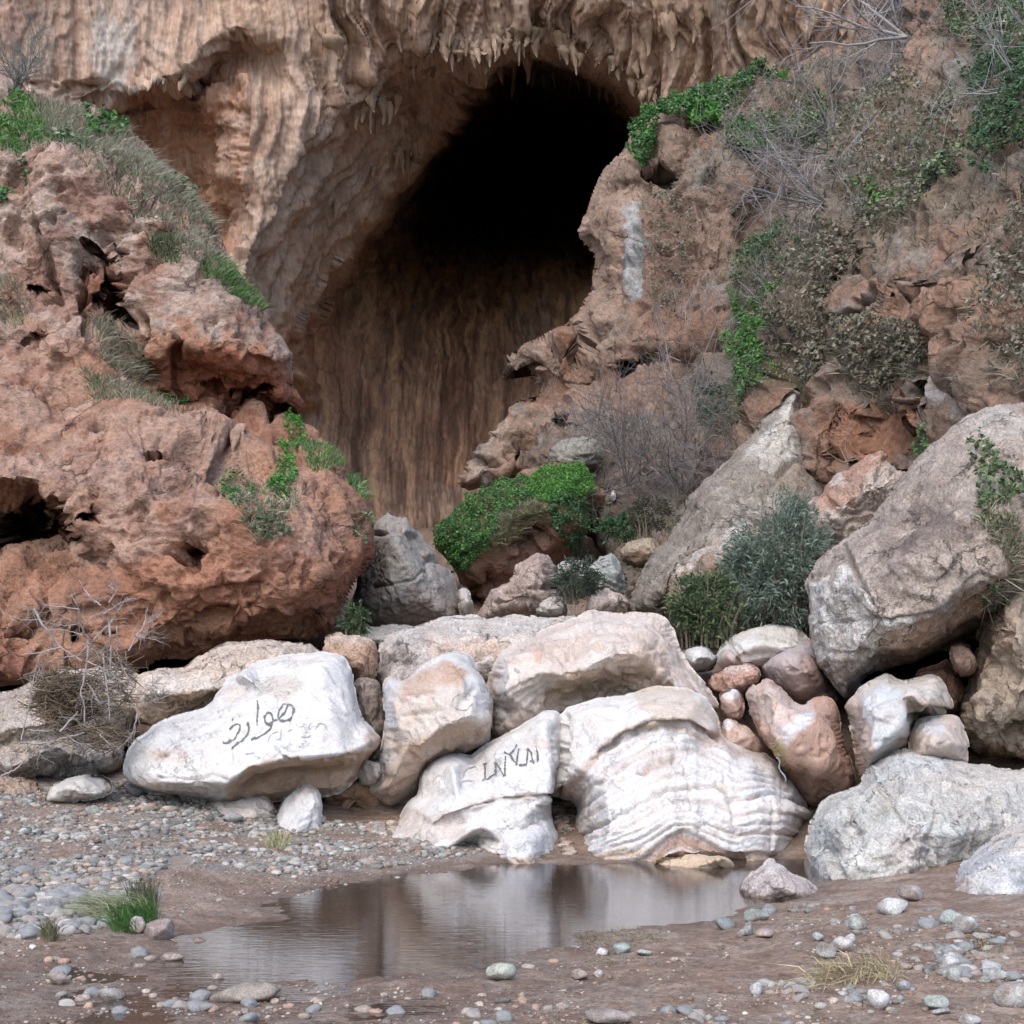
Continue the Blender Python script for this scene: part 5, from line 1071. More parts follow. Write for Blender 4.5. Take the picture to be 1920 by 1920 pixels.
# ------------------------------------------------------------------ stalactites: parts of the cave cliff
g = np.random.default_rng(99)
cliff = SURF['cave_cliff']['obj']
def stalactite(px, py, w, ln, Y=None, dep=0):
    P, Nn, _ = at('cave_cliff', np.array([px]), np.array([py])); P = P[0]
    if Y is not None: P = unproj(px, py, Y)
    sc = P[1] / F; R0 = w * sc; L = ln * sc
    n, m = 9, 8; a = np.arange(m) * 2 * math.pi / m
    V = []
    for k in range(n):
        t = k / (n - 1); r = R0 * (1 - t) ** .75 * (1 + .25 * math.sin(t * 9 + px)) + .012
        zz = P[2] + .25 * L - 1.2 * L * t
        wob = R0 * .35 * np.array([math.sin(t * 4 + px), math.cos(t * 5 + py)])
        rr = r * (1 + .22 * g.normal(size=m))
        V += [(P[0] + wob[0] + rr[q] * math.cos(a[q]), P[1] + .15 + wob[1] + rr[q] * math.sin(a[q]), zz + .05 * R0 * g.normal()) for q in range(m)]
    V.append((P[0], P[1], P[2] - L)); V = np.array(V)
    Q = [(k * m + q, k * m + (q + 1) % m, (k + 1) * m + (q + 1) % m, (k + 1) * m + q) for k in range(n - 1) for q in range(m)]
    T = [((n - 1) * m + q, (n - 1) * m + (q + 1) % m, n * m) for q in range(m)]
    c = np.array([.38, .275, .195]) * g.uniform(.6, 1.2)
    link('stalactite', mesh_from('stalactite', V, np.array(Q), np.array(T), np.tile(c, (len(V), 1))), M_CLIFF, cliff)
lip = np.array(LIP)
for k in range(70):
    t = g.uniform(6.2, 14.8); i = int(t); f = t - i
    q = lip[i] * (1 - f) + lip[i + 1] * f
    stalactite(q[0] + g.normal() * 6, q[1] - 4 + g.normal() * 9, g.uniform(4, 13), g.uniform(14, 52) * (1 if q[0] < 1100 else .8), q[2] + g.uniform(-.25, .2))
for (x, y, w, l) in [(838, 60, 16, 50), (870, 62, 20, 62), (903, 72, 24, 58), (930, 58, 16, 40), (962, 130, 6, 62), (985, 92, 10, 60), (1060, 40, 14, 45), (1100, 60, 12, 40), (1205, 60, 14, 56), (1190, 112, 14, 44), (1215, 140, 12, 40), (1172, 110, 8, 30), (1255, 40, 18, 60), (1300, 20, 16, 60), (1420, 0, 18, 60), (1520, 0, 24, 70), (1590, 10, 20, 60), (1640, 0, 16, 60), (340, 130, 14, 40), (300, 140, 12, 30), (620, 70, 22, 40), (600, 30, 16, 50)]:
    stalactite(x, y, w, l)
for (x, y, w, l) in [(700, 170, 14, 40), (715, 190, 10, 44), (728, 196, 9, 36), (680, 205, 7, 24), (742, 185, 8, 30), (800, 118, 12, 26), (776, 120, 6, 30), (812, 122, 6, 22), (694, 210, 4, 40), (706, 222, 4, 36), (668, 222, 6, 20),
                     (752, 284, 9, 44), (764, 290, 7, 54), (742, 290, 5, 26), (778, 272, 5, 24), (700, 315, 7, 22), (630, 385, 8, 26), (880, 128, 6, 30), (910, 130, 6, 34), (940, 128, 6, 30), (1000, 128, 8, 36), (1020, 134, 6, 34), (1040, 132, 5, 30), (1068, 140, 5, 26), (1085, 148, 4, 24), (1105, 152, 5, 30), (1125, 160, 5, 26), (1140, 166, 6, 26), (1155, 168, 6, 30)]:
    Pq, _, _ = at('cave_cliff', np.array([x]), np.array([y])); stalactite(x, y, w, l, max(Pq[0][1] - .3, 37.8))

# ------------------------------------------------------------------ stones and gravel
def stone_mesh(seed, sub=2, flat=.62):
    import bmesh
    bm = bmesh.new(); bmesh.ops.create_icosphere(bm, subdivisions=sub, radius=1)
    V = np.array([v.co[:] for v in bm.verts]); T = np.array([[v.index for v in f.verts] for f in bm.faces]); bm.free()
    gg = np.random.default_rng(seed)
    V = V * (1 + .30 * fbm(V * .9 + seed * 3.1, 2, seed)[:, None] + .06 * fbm(V * 3 + seed, 2, seed)[:, None])
    for _ in range(6):
        d = unit(gg.normal(size=3)); c = gg.uniform(.4, .8); q = V @ d
        V = V - np.maximum(q - c, 0)[:, None] * d * .8
    return V * [1, gg.uniform(.75, 1), flat * gg.uniform(.8, 1.15)], T
PCOL = [(.36, .355, .345), (.30, .30, .295), (.43, .42, .40), (.29, .31, .30), (.38, .35, .32), (.48, .475, .465), (.25, .25, .25), (.36, .32, .29), (.34, .355, .335)]
RCOL = [(.40, .33, .28), (.36, .26, .21), (.44, .38, .33), (.50, .47, .43), (.33, .31, .29), (.42, .30, .24)]
protos = []
for k in range(24):
    V, T = stone_mesh(200 + k, 3 if k < 12 else 2)
    c = np.array((PCOL if k % 3 else RCOL)[k % 6 if k % 3 == 0 else k % 9])
    protos.append((V, T, c))
LOW = [stone_mesh(400 + k, 2) for k in range(6)] + [stone_mesh(410 + k, 1) for k in range(6)]

def stone_at(label, px, py, w, h, col, seed, cat='stone', name='stone', sink=.25):
    P = on_ground(np.array([px]), np.array([py + h * .35]))[0]; sc = P[1] / F
    V, T = stone_mesh(seed, 3, 1.0)
    V = V * [w * .5 * sc, w * .42 * sc, h * .55 * sc]
    a = np.random.default_rng(seed).uniform(-.35, .35); ca, sa = math.cos(a), math.sin(a)
    V = V @ np.array([[ca, 0, -sa * .4], [0, 1, 0], [sa * .4, 0, 1]])
    z = P[2] + h * .5 * sc * (1 - sink)
    cc = np.tile(np.array(col) * .8, (len(V), 1)) * (1 + .3 * fbm(V * 14 + seed, 3, seed)[:, None]); cc += (np.array([.24, .16, .11]) - cc) * (sstep(.05, .45, fbm(V * 9 + seed * 2, 3, seed + 4)) * .7)[:, None]; cc += (cc.mean(1, keepdims=True) - cc) * .35
    link(name, mesh_from(name, V, None, T, np.clip(cc, .03, .85)), M_PEB, None, (P[0], P[1], z), label, cat)
GS = (.40, .45, .40); WS = (.64, .63, .60); DS = (.27, .30, .29); PS = (.47, .33, .27)
for i, a in enumerate([
    ('pale green rounded stone at the near edge of the pool', 937, 1823, 60, 42, (.44, .47, .36)), ('rust-brown cobbles beside the pale green stone, the larger one', 885, 1778, 26, 22, (.33, .19, .13)),
    ('dark wet cobble alone in the near shallow water', 905, 1776, 20, 16, (.16, .14, .14)), ('brownish pink boulder beside the green grass tuft', 302, 1746, 62, 40, (.38, .27, .23)), ('small grey stone leaning on the pink boulder by the tuft', 259, 1738, 32, 28, (.44, .38, .34)),
    ('dark grey-green stone, leftmost of the group by the pool', 1358, 1734, 52, 24, DS), ('long green-grey stone on top of the group by the pool', 1418, 1720, 56, 24, (.33, .38, .34)), ('bluish wedge stone behind the long green-grey one', 1440, 1708, 40, 18, (.30, .33, .34)), ('grey squarish stone below the long green-grey one', 1403, 1742, 32, 30, (.34, .36, .34)),
    ('pinkish flat shard beside the grey squarish stone', 1432, 1751, 38, 18, PS), ('small pale stone below the dark grey-green stone', 1388, 1754, 22, 18, (.50, .52, .48)), ('white stone lying against the right bank boulder', 1674, 1700, 54, 38, WS),
    ('flat pinkish rock between the white stone and the bluish boulder', 1705, 1680, 60, 34, (.46, .40, .36)), ('speckled grey cobble, front left of the right pebble heap', 1548, 1784, 42, 36, (.45, .46, .45)), ('pale cobble right of the speckled one', 1582, 1774, 40, 34, (.56, .53, .49)), ('white round pebble in the middle of the right heap', 1594, 1760, 22, 18, WS),
    ('tall green-tinged cobble at the back of the right heap', 1608, 1732, 40, 32, (.47, .50, .44)), ('small grey cobble left of the heap', 1535, 1757, 24, 24, (.42, .44, .42)), ('white cobble on the soil clump at right', 1812, 1736, 48, 40, (.58, .60, .58)), ('grey-green cobble behind the white one on the clump', 1785, 1725, 44, 26, (.42, .47, .44)),
    ('white cobble left of the gravel patch at right', 1782, 1806, 34, 24, WS), ('grey cobble under the white one, right gravel patch', 1787, 1828, 32, 28, (.46, .48, .45)), ('oval pale cobble in the right gravel patch', 1866, 1828, 50, 26, (.55, .56, .52)), ('big pale cobble at the right edge of the picture', 1902, 1864, 84, 62, (.58, .57, .53)),
    ('white cobble at the front of the straw mound', 1646, 1876, 44, 38, WS), ('bluish stone right of the straw mound', 1694, 1848, 28, 24, (.38, .42, .42)), ('striped green-and-grey stone in the right foreground mud', 1756, 1880, 56, 30, (.38, .43, .36)), ('flat pale stone below the green-and-grey one', 1765, 1898, 44, 14, (.50, .48, .44)),
    ('small pointed white stone standing alone on the mud', 1420, 1856, 28, 28, (.56, .55, .53)), ('green triangular stone on the grassy mud', 1166, 1778, 34, 26, (.34, .42, .36)), ('white pebble beside the green triangular stone', 1128, 1785, 36, 16, WS), ('flat greenish stone right of the green triangular stone', 1206, 1786, 32, 14, (.38, .42, .36)),
    ('tan stone in the middle foreground mud', 1084, 1828, 38, 24, (.46, .36, .29)), ('flat whitish shard right of the tan stone', 1122, 1826, 28, 14, (.56, .48, .43)), ('small tan rock poking out of the near water', 406, 1834, 30, 18, (.48, .36, .29)), ('long flat tan stone lying in the muddy shallows', 450, 1864, 150, 34, (.44, .34, .25)),
    ('cone-shaped tan stone in the left foreground mud', 112, 1834, 44, 32, (.46, .35, .29)), ('flat grey stone in the left foreground mud', 210, 1862, 60, 26, (.36, .33, .30)), ('broad pinkish stone at the bottom edge of the picture', 1135, 1908, 90, 24, (.46, .36, .31)), ('white stone at the bottom right of the picture', 1815, 1912, 50, 24, (.55, .54, .51)),
    ('dark rounded cobble on top of the left gravel bank', 250, 1484, 44, 24, (.24, .24, .24)), ('grey block-shaped cobble at the left bank edge', 100, 1700, 34, 30, (.36, .36, .36)), ('angular pale slab at the left waterline gravel', 30, 1708, 60, 26, (.42, .40, .38)), ('small white stone lying in the dark soil hollow', 362, 1616, 14, 10, (.66, .62, .58)),
    ('brown flat stone at the near left shore of the pool', 325, 1796, 46, 18, (.40, .29, .23)), ('wet brown pebble in the near left shallows', 372, 1764, 34, 14, (.30, .19, .14)), ('grey cobble at the foot of the lettered boulder', 438, 1533, 40, 18, (.38, .37, .36)), ('wedge cobble standing by the white foot stone', 560, 1548, 30, 20, (.46, .44, .42))]):
    stone_at(a[0], *a[1:6], 700 + i)

# pebbles: the 300 largest as things, the rest as gravel
cand = []
def pebbles(poly, n, s0, s1, cols, label, group, seed, pw=2.2):
    gg = np.random.default_rng(seed)
    pts = in_px(poly, n, gg); P = on_ground(pts[:, 0], pts[:, 1])
    w = fbm(P * [2.2, 2.2, 0], 3, seed); keep = w > (-.30 if seed in (1, 2, 11) else .02) + .25 * gg.normal(size=n)
    s = s0 + (s1 - s0) * gg.uniform(0, 1, n) ** pw
    dens = sstep(-.5, .6, w); s = s * (.6 + .7 * dens)
    for k in np.nonzero(keep)[0]:
        if P[k, 2] < -.03 - s[k] * .4: continue
        cand.append((s[k], s[k] / P[k, 1], P[k], np.array(cols[gg.integers(len(cols))]) * gg.uniform(.5, 1.1) * np.array([1.04, 1.0, .94]), label, group))
bank = [(-150, 1460), (90, 1475), (230, 1450), (330, 1470), (430, 1500), (520, 1530), (660, 1540), (860, 1550), (905, 1600), (800, 1618), (640, 1632), (560, 1648), (440, 1625), (330, 1600), (290, 1640), (230, 1680), (180, 1700), (120, 1720), (-150, 1740)]
pebbles(bank, 12000, .006, .046, PCOL + RCOL[:3], 'rounded grey pebble on the left gravel bank', 'pebbles of the left gravel bank', 1)
pebbles([(-100, 1640), (130, 1640), (260, 1680), (200, 1740), (60, 1760), (-100, 1760)], 900, .012, .075, PCOL, 'coarse grey cobble at the foot of the left gravel bank', 'cobbles at the foot of the left bank', 2)
pebbles([(1480, 1700), (1640, 1690), (1800, 1720), (1960, 1740), (1960, 1850), (1760, 1830), (1600, 1800), (1480, 1770)], 700, .008, .045, PCOL + RCOL, 'pebble strewn below the right bank boulders', 'pebbles on the right bank', 3, 3)
pebbles([(1740, 1760), (1900, 1750), (1960, 1830), (1800, 1850)], 160, .02, .05, PCOL, 'pebble in the gravel patch round the soil clump', 'pebbles round the soil clump', 4)
pebbles([(1380, 1850), (1560, 1835), (1720, 1845), (1700, 1900), (1480, 1930), (1250, 1925), (1150, 1900)], 420, .008, .042, PCOL + RCOL, 'pale pebble in the near strip of gravel on the mud', 'pebbles of the near gravel strip', 5, 3)
pebbles([(-100, 1770), (280, 1780), (330, 1840), (700, 1845), (900, 1810), (1060, 1800), (1100, 1930), (-100, 1940)], 900, .006, .05, RCOL, 'brownish pebble in the muddy near shore', 'pebbles of the muddy near shore', 6, 4.5)
pebbles([(1060, 1790), (1500, 1780), (1960, 1850), (1960, 1940), (1100, 1940)], 420, .005, .022, RCOL, 'small brownish pebble on the bare red mud', 'pebbles on the red mud', 7, 3)
pebbles([(700, 1640), (900, 1625), (940, 1622), (700, 1665), (480, 1690), (330, 1720), (300, 1690)], 160, .008, .03, RCOL, 'small brownish pebble on the red far shore', 'pebbles on the far shore', 8, 2)
pebbles([(1030, 1495), (1080, 1510), (1075, 1600), (1058, 1612), (1045, 1545)], 160, .015, .05, RCOL, 'small stone in the gap left of the striped boulder', 'stones in the gap by the striped boulder', 9, 1.5)
pebbles([(-150, 1700), (300, 1720), (340, 1850), (900, 1820), (1100, 1760), (1500, 1700), (1960, 1720), (1960, 1950), (-150, 1950)], 9000, .0025, .013, RCOL + [(.20, .14, .10), (.26, .19, .14)], 'grit', 'grit', 10, 2.5)
pebbles([(-150, 1460), (230, 1455), (640, 1545), (900, 1570), (920, 1610), (600, 1655), (300, 1720), (-150, 1740)], 7000, .003, .014, PCOL + RCOL, 'grit', 'grit', 11, 2.0)
cand.sort(key=lambda c: -c[1])
gg = np.random.default_rng(5)
pm = []
for V, T, c in protos:
    pm.append((mesh_from('pebble', V, None, T, np.tile(c, (len(V), 1)) * (1 + .3 * fbm(V * 3 + len(V), 3, 3)[:, None])), c)); pm[-1][0].materials.append(M_PEB)
pcs = np.array([c for _, c in pm])
for k, (s, _, P, col, lab, grp) in enumerate(cand[:300]):
    j = int(np.argsort(((pcs - col) ** 2).sum(1))[gg.integers(0, 4)])
    o = link('pebble', pm[j][0], None, None, (P[0], P[1], P[2] + s * .08), lab, 'pebble', grp)
    o.scale = (s, s, s); o.rotation_euler = (gg.uniform(-.3, .3), gg.uniform(-.3, .3), gg.uniform(0, 6.28))
VV = []; TT = []; CC = []; b = 0
for k, (s, ap, P, col, _, _) in enumerate(cand[300:]):
    V, T = LOW[gg.integers(0, 6) + (0 if ap > .0022 else 6)]
    a = gg.uniform(0, 6.28); R = np.array([[math.cos(a), math.sin(a), 0], [-math.sin(a), math.cos(a), 0], [0, gg.uniform(-.3, .3), 1]])
    VV.append(V @ R * s + P + [0, 0, s * .06]); TT.append(T + b); CC.append(np.tile(col, (len(V), 1))); b += len(V)
link('gravel', mesh_from('gravel', np.concatenate(VV), None, np.concatenate(TT), np.clip(np.concatenate(CC), .03, .8)), M_PEB, label='loose small gravel spread over both banks and the mud', kind='stuff')

# ------------------------------------------------------------------ vegetation
GB = [(.075, .22, .04), (.095, .26, .05), (.06, .17, .04), (.13, .28, .07)]            # fresh green
GD = [(.05, .11, .05), (.06, .13, .055), (.04, .09, .045), (.085, .15, .07)]          # dark ivy
GG = [(.17, .22, .11), (.22, .25, .15), (.14, .20, .10), (.27, .27, .19)]              # grey-green grass
DRY = [(.34, .29, .21), (.27, .23, .17), (.38, .34, .26), (.22, .19, .14)]
SC0 = [(.13, .135, .09)]
MK = 'earthen rock mound overgrown with green creeper left of the thicket'
HB = 'giant tilted boulder with dark lichen and a white cracked nose'
R, Hh_ = 'red_cliff', 'hillside'
# left cliff
grass('bright green grass at the top left of the red cliff', R, [(-60, 180), (40, 175), (90, 215), (110, 260), (40, 285), (-60, 280)], 5500, .12, .010, GB, 1, rnd=.6)
grass('dry grey-green grass running down the left cliff crest', R, [(60, 190), (200, 215), (300, 295), (380, 400), (400, 450), (340, 420), (240, 340), (140, 290), (90, 240)], 7500, .19, .007, GG + GG + DRY + [(.12, .19, .08)], 2, lean=(.15, 0, 0), name='dry_grass', tip=(.40, .36, .30))
creeper('dark leafy clump on the cliff crest below the grass', R, [(155, 205), (210, 205), (245, 240), (215, 262), (165, 250)], 700, .09, GB + GD, .2, 3)
creeper('dark leafy clump halfway down the left cliff crest', R, [(295, 320), (340, 320), (385, 370), (375, 405), (320, 390)], 800, .085, GD + GB, .2, 4)
creeper('small leafy clump on the crest beside the bright grass', R, [(110, 260), (160, 270), (155, 315), (100, 300)], 400, .08, GD + GG, .15, 5)
grass('wispy tuft on the upper face of the red cliff', R, [(280, 450), (330, 460), (340, 510), (285, 500)], 500, .15, .007, GG + GD, 6, lean=(.2, 0, 0))
grass('green grass strip on the cliff edge beside the cave wall', R, [(372, 495), (420, 520), (490, 580), (480, 595), (420, 560), (380, 530)], 1500, .14, .007, GB + GG, 7, lean=(.2, 0, 0))
grass('thin dry grass on the upper left of the red cliff crest', R, [(300, 420), (360, 430), (430, 520), (400, 530), (330, 480)], 900, .15, .007, GG + DRY, 8, name='dry_grass', tip=(.42, .38, .33))
grass('hanging dry grass below the hollow in the red cliff', R, [(155, 600), (215, 610), (285, 690), (270, 720), (190, 680)], 900, .24, .006, DRY + GG, 9, name='dry_grass', lean=(.2, -.2, -.2), tip=(.40, .37, .31))
grass('grey-green grass on the ledge of the red cliff', R, [(150, 690), (230, 715), (330, 770), (330, 800), (250, 775), (160, 730)], 1000, .15, .006, GG + DRY, 10, name='dry_grass')
creeper('small green plant on the ledge of the red cliff', R, [(300, 748), (330, 745), (352, 760), (340, 775), (302, 770)], 260, .06, GB + GD, .12, 11)
grass('faded grass at the left edge of the red cliff', R, [(-40, 520), (30, 530), (60, 580), (20, 620), (-40, 600)], 600, .16, .006, GG + DRY, 12, name='dry_grass')
creeper('green tuft near the top left face of the red cliff', R, [(30, 315), (65, 310), (70, 350), (35, 350)], 200, .06, GG + GD, .1, 13)
creeper('green tuft at the left picture edge on the red cliff', R, [(-20, 360), (30, 365), (25, 395), (-20, 400)], 200, .06, GD + GB, .1, 14)
creeper('round bright green plant on the shoulder of the red cliff', R, [(520, 830), (535, 808), (558, 806), (575, 830), (565, 858), (530, 858)], 1500, .04, GB, .14, 15)
creeper('leafy green plant at the left end of the cliff shoulder', R, [(412, 890), (450, 882), (482, 895), (475, 930), (440, 965), (415, 950)], 1600, .04, GB + GD, .12, 16)
creeper('leafy green plant in the middle of the cliff shoulder', R, [(498, 885), (520, 862), (550, 868), (560, 900), (530, 925), (500, 915)], 1500, .04, GB, .12, 17)
grass('green grass on the right end of the cliff shoulder', R, [(560, 850), (600, 838), (640, 860), (635, 885), (580, 880)], 1000, .12, .006, GB + GG, 18)
creeper('straggling dry vine hanging down the lower red cliff', R, [[(470, 900), (560, 900), (560, 960), (500, 1010), (460, 980)], [(430, 960), (470, 960), (540, 1020), (480, 1030)]], 650, .05, GD + GG, .12, 19, blades=500, bl=.18, bcols=DRY)
grass('thin tuft on the right edge of the lower red cliff', R, [(648, 905), (672, 905), (690, 945), (665, 945)], 420, .2, .007, GG + GB, 20)
creeper('scattered leaves on the lower red cliff right side', R, [(655, 960), (690, 980), (680, 1030), (650, 1000)], 140, .05, GD + GG, .08, 21)
# right hillside
creeper('dark ivy along the rim of the hillside above the cave', Hh_, [(1190, 275), (1240, 225), (1300, 200), (1330, 215), (1270, 255), (1225, 300), (1205, 335), (1190, 320)], 5000, .07, GD + GB, .25, 31, thr=-.8)
creeper('dark ivy continuing along the hillside rim under the cliff foot', Hh_, [(1300, 200), (1380, 180), (1460, 170), (1440, 200), (1360, 230), (1310, 235)], 4500, .07, GD + GB, .25, 32, thr=-.8)
grass('bright grass strip where the hillside meets the cliff', Hh_, [(1290, 200), (1380, 170), (1470, 150), (1480, 170), (1400, 190), (1310, 212)], 1500, .25, .014, GB, 33)
creeper('bright green clump below the hillside rim', Hh_, [(1280, 240), (1330, 232), (1355, 255), (1335, 278), (1290, 272)], 4000, .06, GB, .16, 34, thr=-1)
creeper('largest bright green clump on the upper hillside', Hh_, [(1355, 285), (1400, 260), (1445, 275), (1440, 298), (1400, 315), (1365, 305)], 5500, .06, GB, .16, 35, thr=-1)
creeper('bright green clump right of the largest on the upper hillside', Hh_, [(1415, 245), (1470, 235), (1515, 255), (1500, 285), (1455, 280)], 4000, .06, GB + GG, .16, 36, thr=-.6)
creeper('long bright green grassy strip down the gully', Hh_, [(1410, 600), (1450, 575), (1492, 585), (1490, 640), (1462, 710), (1430, 755), (1380, 745), (1368, 690), (1395, 650)], 16000, .05, GB, .16, 37, thr=-1)
creeper('dark ivy below the green strip in the gully', Hh_, [(1310, 770), (1345, 735), (1375, 750), (1370, 800), (1345, 840), (1315, 820)], 1200, .09, GD, .25, 38)
creeper('grey-green scrub under the long green strip', Hh_, [(1365, 740), (1440, 735), (1430, 790), (1390, 840), (1360, 820)], 1000, .07, GG + GD, .2, 39, blades=500, bl=.3, bcols=DRY)
creeper('big dark ivy sheet on the upper right slope', Hh_, [(1790, 150), (1850, 120), (1930, 100), (1960, 300), (1880, 300), (1840, 350), (1810, 345), (1830, 240)], 9000, .06, GD + SC0, .25, 40)
creeper('dark ivy at the top right corner of the slope', Hh_, [(1790, 60), (1830, -20), (1950, -40), (1960, 90), (1850, 120), (1800, 120)], 5500, .065, GD + GG, .25, 41)
creeper('ivy clump left of the big ivy sheet', Hh_, [(1720, 370), (1750, 320), (1785, 330), (1780, 370), (1740, 395)], 700, .08, GD + GG, .2, 42)
creeper('small green sprig on the upper slope buttress', Hh_, [(1605, 390), (1640, 368), (1665, 372), (1640, 395), (1610, 410)], 300, .08, GB + GG, .15, 43)
creeper('greyish green bushes in the middle of the gully', Hh_, [(1390, 480), (1480, 440), (1510, 480), (1480, 560), (1420, 590), (1380, 540)], 6500, .055, GD + GD + GG + [(.15, .16, .12)], .25, 44, thr=-.6, blades=700, bl=.35, bcols=DRY)
creeper('small leafy bush behind the giant boulder', Hh_, [(1655, 835), (1690, 820), (1735, 832), (1725, 875), (1690, 880), (1660, 860)], 700, .055, GD + GB + GG, .3, 45)
creeper('bright creeper on top of the rock mound', MK, [(985, 905), (1030, 872), (1090, 870), (1115, 895), (1100, 930), (1040, 945), (1000, 940)], 9000, .035, GB, .10, 46, thr=-1)
creeper('dark creeper covering the left flank of the rock mound', MK, [(812, 1003), (870, 950), (940, 910), (990, 900), (1000, 940), (940, 960), (920, 1010), (880, 1070), (855, 1075)], 9500, .04, GD + GB, .14, 47, thr=-.8)
creeper('ivy curtain hanging off the right end of the rock mound', MK, [(1030, 940), (1085, 930), (1100, 960), (1095, 1000), (1080, 1045), (1050, 1020), (1035, 985)], 2600, .045, GD, .22, 48)
grass('faded dry patch in the middle of the rock mound', MK, [(930, 960), (1010, 940), (1030, 980), (980, 1020), (920, 1020)], 1100, .16, .007, DRY + GG, 49, name='dry_grass')
creeper('climbing ivy on the right face of the giant boulder', HB, [(1808, 840), (1840, 815), (1880, 860), (1930, 900), (1930, 970), (1880, 950), (1850, 960), (1845, 1000), (1825, 980), (1835, 910)], 1100, .055, [(.10, .15, .06), (.13, .18, .08), (.08, .12, .055)], .12, 50, thr=-.05)
creeper('sparse ivy trailing below the climbing ivy', HB, [(1840, 960), (1900, 980), (1930, 1050), (1890, 1060), (1850, 1010)], 420, .05, [(.14, .16, .09), (.20, .20, .13)], .1, 51, blades=300, bl=.2, bcols=DRY)
creeper('tangle of dry weeds under the right edge of the giant boulder', HB, [(1830, 1130), (1880, 1080), (1950, 1060), (1950, 1140), (1880, 1175)], 700, .045, GG + GD, .15, 52, blades=700, bl=.22, bcols=DRY)
SC = [(.17, .16, .12), (.21, .19, .145), (.13, .135, .09), (.25, .22, .17)]
creeper('grey-brown scrub along the edge of the right buttress', Hh_, [(1545, 440), (1575, 450), (1545, 560), (1520, 680), (1530, 760), (1495, 750), (1490, 620), (1515, 520)], 3600, .07, SC, .3, 53, cat='scrub', name='scrub', blades=900, bl=.25, bcols=SC, thr=-.8)
creeper('grey scrub mat on the rounded hump right of the buttress', Hh_, [(1575, 650), (1640, 625), (1740, 650), (1745, 690), (1680, 740), (1590, 745)], 3600, .06, SC, .2, 54, cat='scrub', name='scrub', blades=700, bl=.2, bcols=SC, thr=-.5)
creeper('olive scrub on the slope between gully and big ivy sheet', Hh_, [(1600, 200), (1700, 180), (1790, 200), (1800, 330), (1720, 420), (1600, 440), (1570, 360)], 6000, .075, SC + GG[:1], .25, 55, cat='scrub', name='scrub', blades=1200, bl=.25, bcols=SC, thr=-.1)
creeper('olive scrub below the hillside rim', Hh_, [(1330, 200), (1520, 180), (1560, 240), (1520, 330), (1430, 340), (1360, 320)], 4200, .08, SC + GG[:1], .25, 56, cat='scrub', name='scrub', blades=900, bl=.25, bcols=SC, thr=-.05)
creeper('dull green scrub down the middle of the hillside face', Hh_, [(1200, 380), (1300, 400), (1280, 480), (1260, 560), (1220, 620), (1205, 520)], 2200, .06, SC, .15, 57, cat='scrub', name='scrub', thr=.0)
creeper('dull scrub at the right edge above the giant boulder', Hh_, [(1840, 480), (1960, 420), (1960, 740), (1880, 700)], 3200, .06, SC, .2, 58, cat='scrub', name='scrub', blades=500, bl=.2, bcols=SC, thr=.0)
creeper('soft green growth along the upper gully beside the bare bush', Hh_, [(1500, 200), (1560, 190), (1570, 260), (1530, 330), (1490, 300)], 3500, .06, GD + GG, .2, 59, thr=-.3)
creeper('soft green growth at the foot of the buttress above the slab', Hh_, [(1395, 740), (1450, 720), (1490, 700), (1490, 740), (1430, 800), (1390, 830)], 3000, .05, GD + GG + GB, .18, 60, thr=-.4)
# scrub that nobody could count on the slopes
g = np.random.default_rng(70)
PP = []; NN = []
for poly, n in (([(1500, 110), (1700, 40), (1800, 60), (1760, 300), (1640, 420), (1560, 560), (1500, 700), (1440, 760), (1380, 680), (1460, 480), (1520, 300), (1480, 260)], 8000), ([(1650, 200), (1950, 100), (1950, 440), (1800, 420), (1640, 480), (1560, 480)], 6000),
                ([(1560, 640), (1660, 620), (1750, 660), (1720, 740), (1600, 750)], 1600), ([(1210, 330), (1400, 330), (1450, 440), (1300, 560), (1260, 760), (1190, 700), (1210, 500)], 1800), ([(1100, 820), (1340, 800), (1300, 940), (1200, 1040), (1110, 980)], 3000),
                ([(1240, 280), (1520, 200), (1540, 330), (1380, 350)], 2500), ([(1820, 480), (1960, 420), (1960, 760), (1860, 720)], 1500)):
    p = in_px(poly, n, g); w = fbm(np.stack([p[:, 0] * .02, p[:, 1] * .02, np.zeros(n)], -1), 3, 71); p = p[w > -.15 + .2 * g.normal(size=n)]
    P, Nn, ok = at('hillside', p[:, 0], p[:, 1]); PP.append(P[ok]); NN.append(Nn[ok])
PP = np.concatenate(PP); NN = np.concatenate(NN)
link('dry_scrub', blades_mesh('dry_scrub', PP - NN * .03, NN, .13, .010, pick([(.24, .20, .155), (.17, .145, .115), (.14, .13, .10), (.20, .19, .14), (.13, .14, .09), (.29, .25, .20)], len(PP), g, .3), g, rnd=.9, droop=.4), M_DRY, label='thin dry scrub covering the right hillside', kind='stuff')
p = in_px([(-100, 180), (60, 190), (300, 300), (440, 520), (380, 500), (240, 380), (100, 300), (-100, 290)], 3000, g); P, Nn, ok = at('red_cliff', p[:, 0], p[:, 1])
link('crest_grass', blades_mesh('crest_grass', P[ok], Nn[ok], .14, .007, pick(GG + DRY, ok.sum(), g, .3), g, rnd=.5), M_LEAF, label='sparse weeds over the top of the red cliff', kind='stuff')

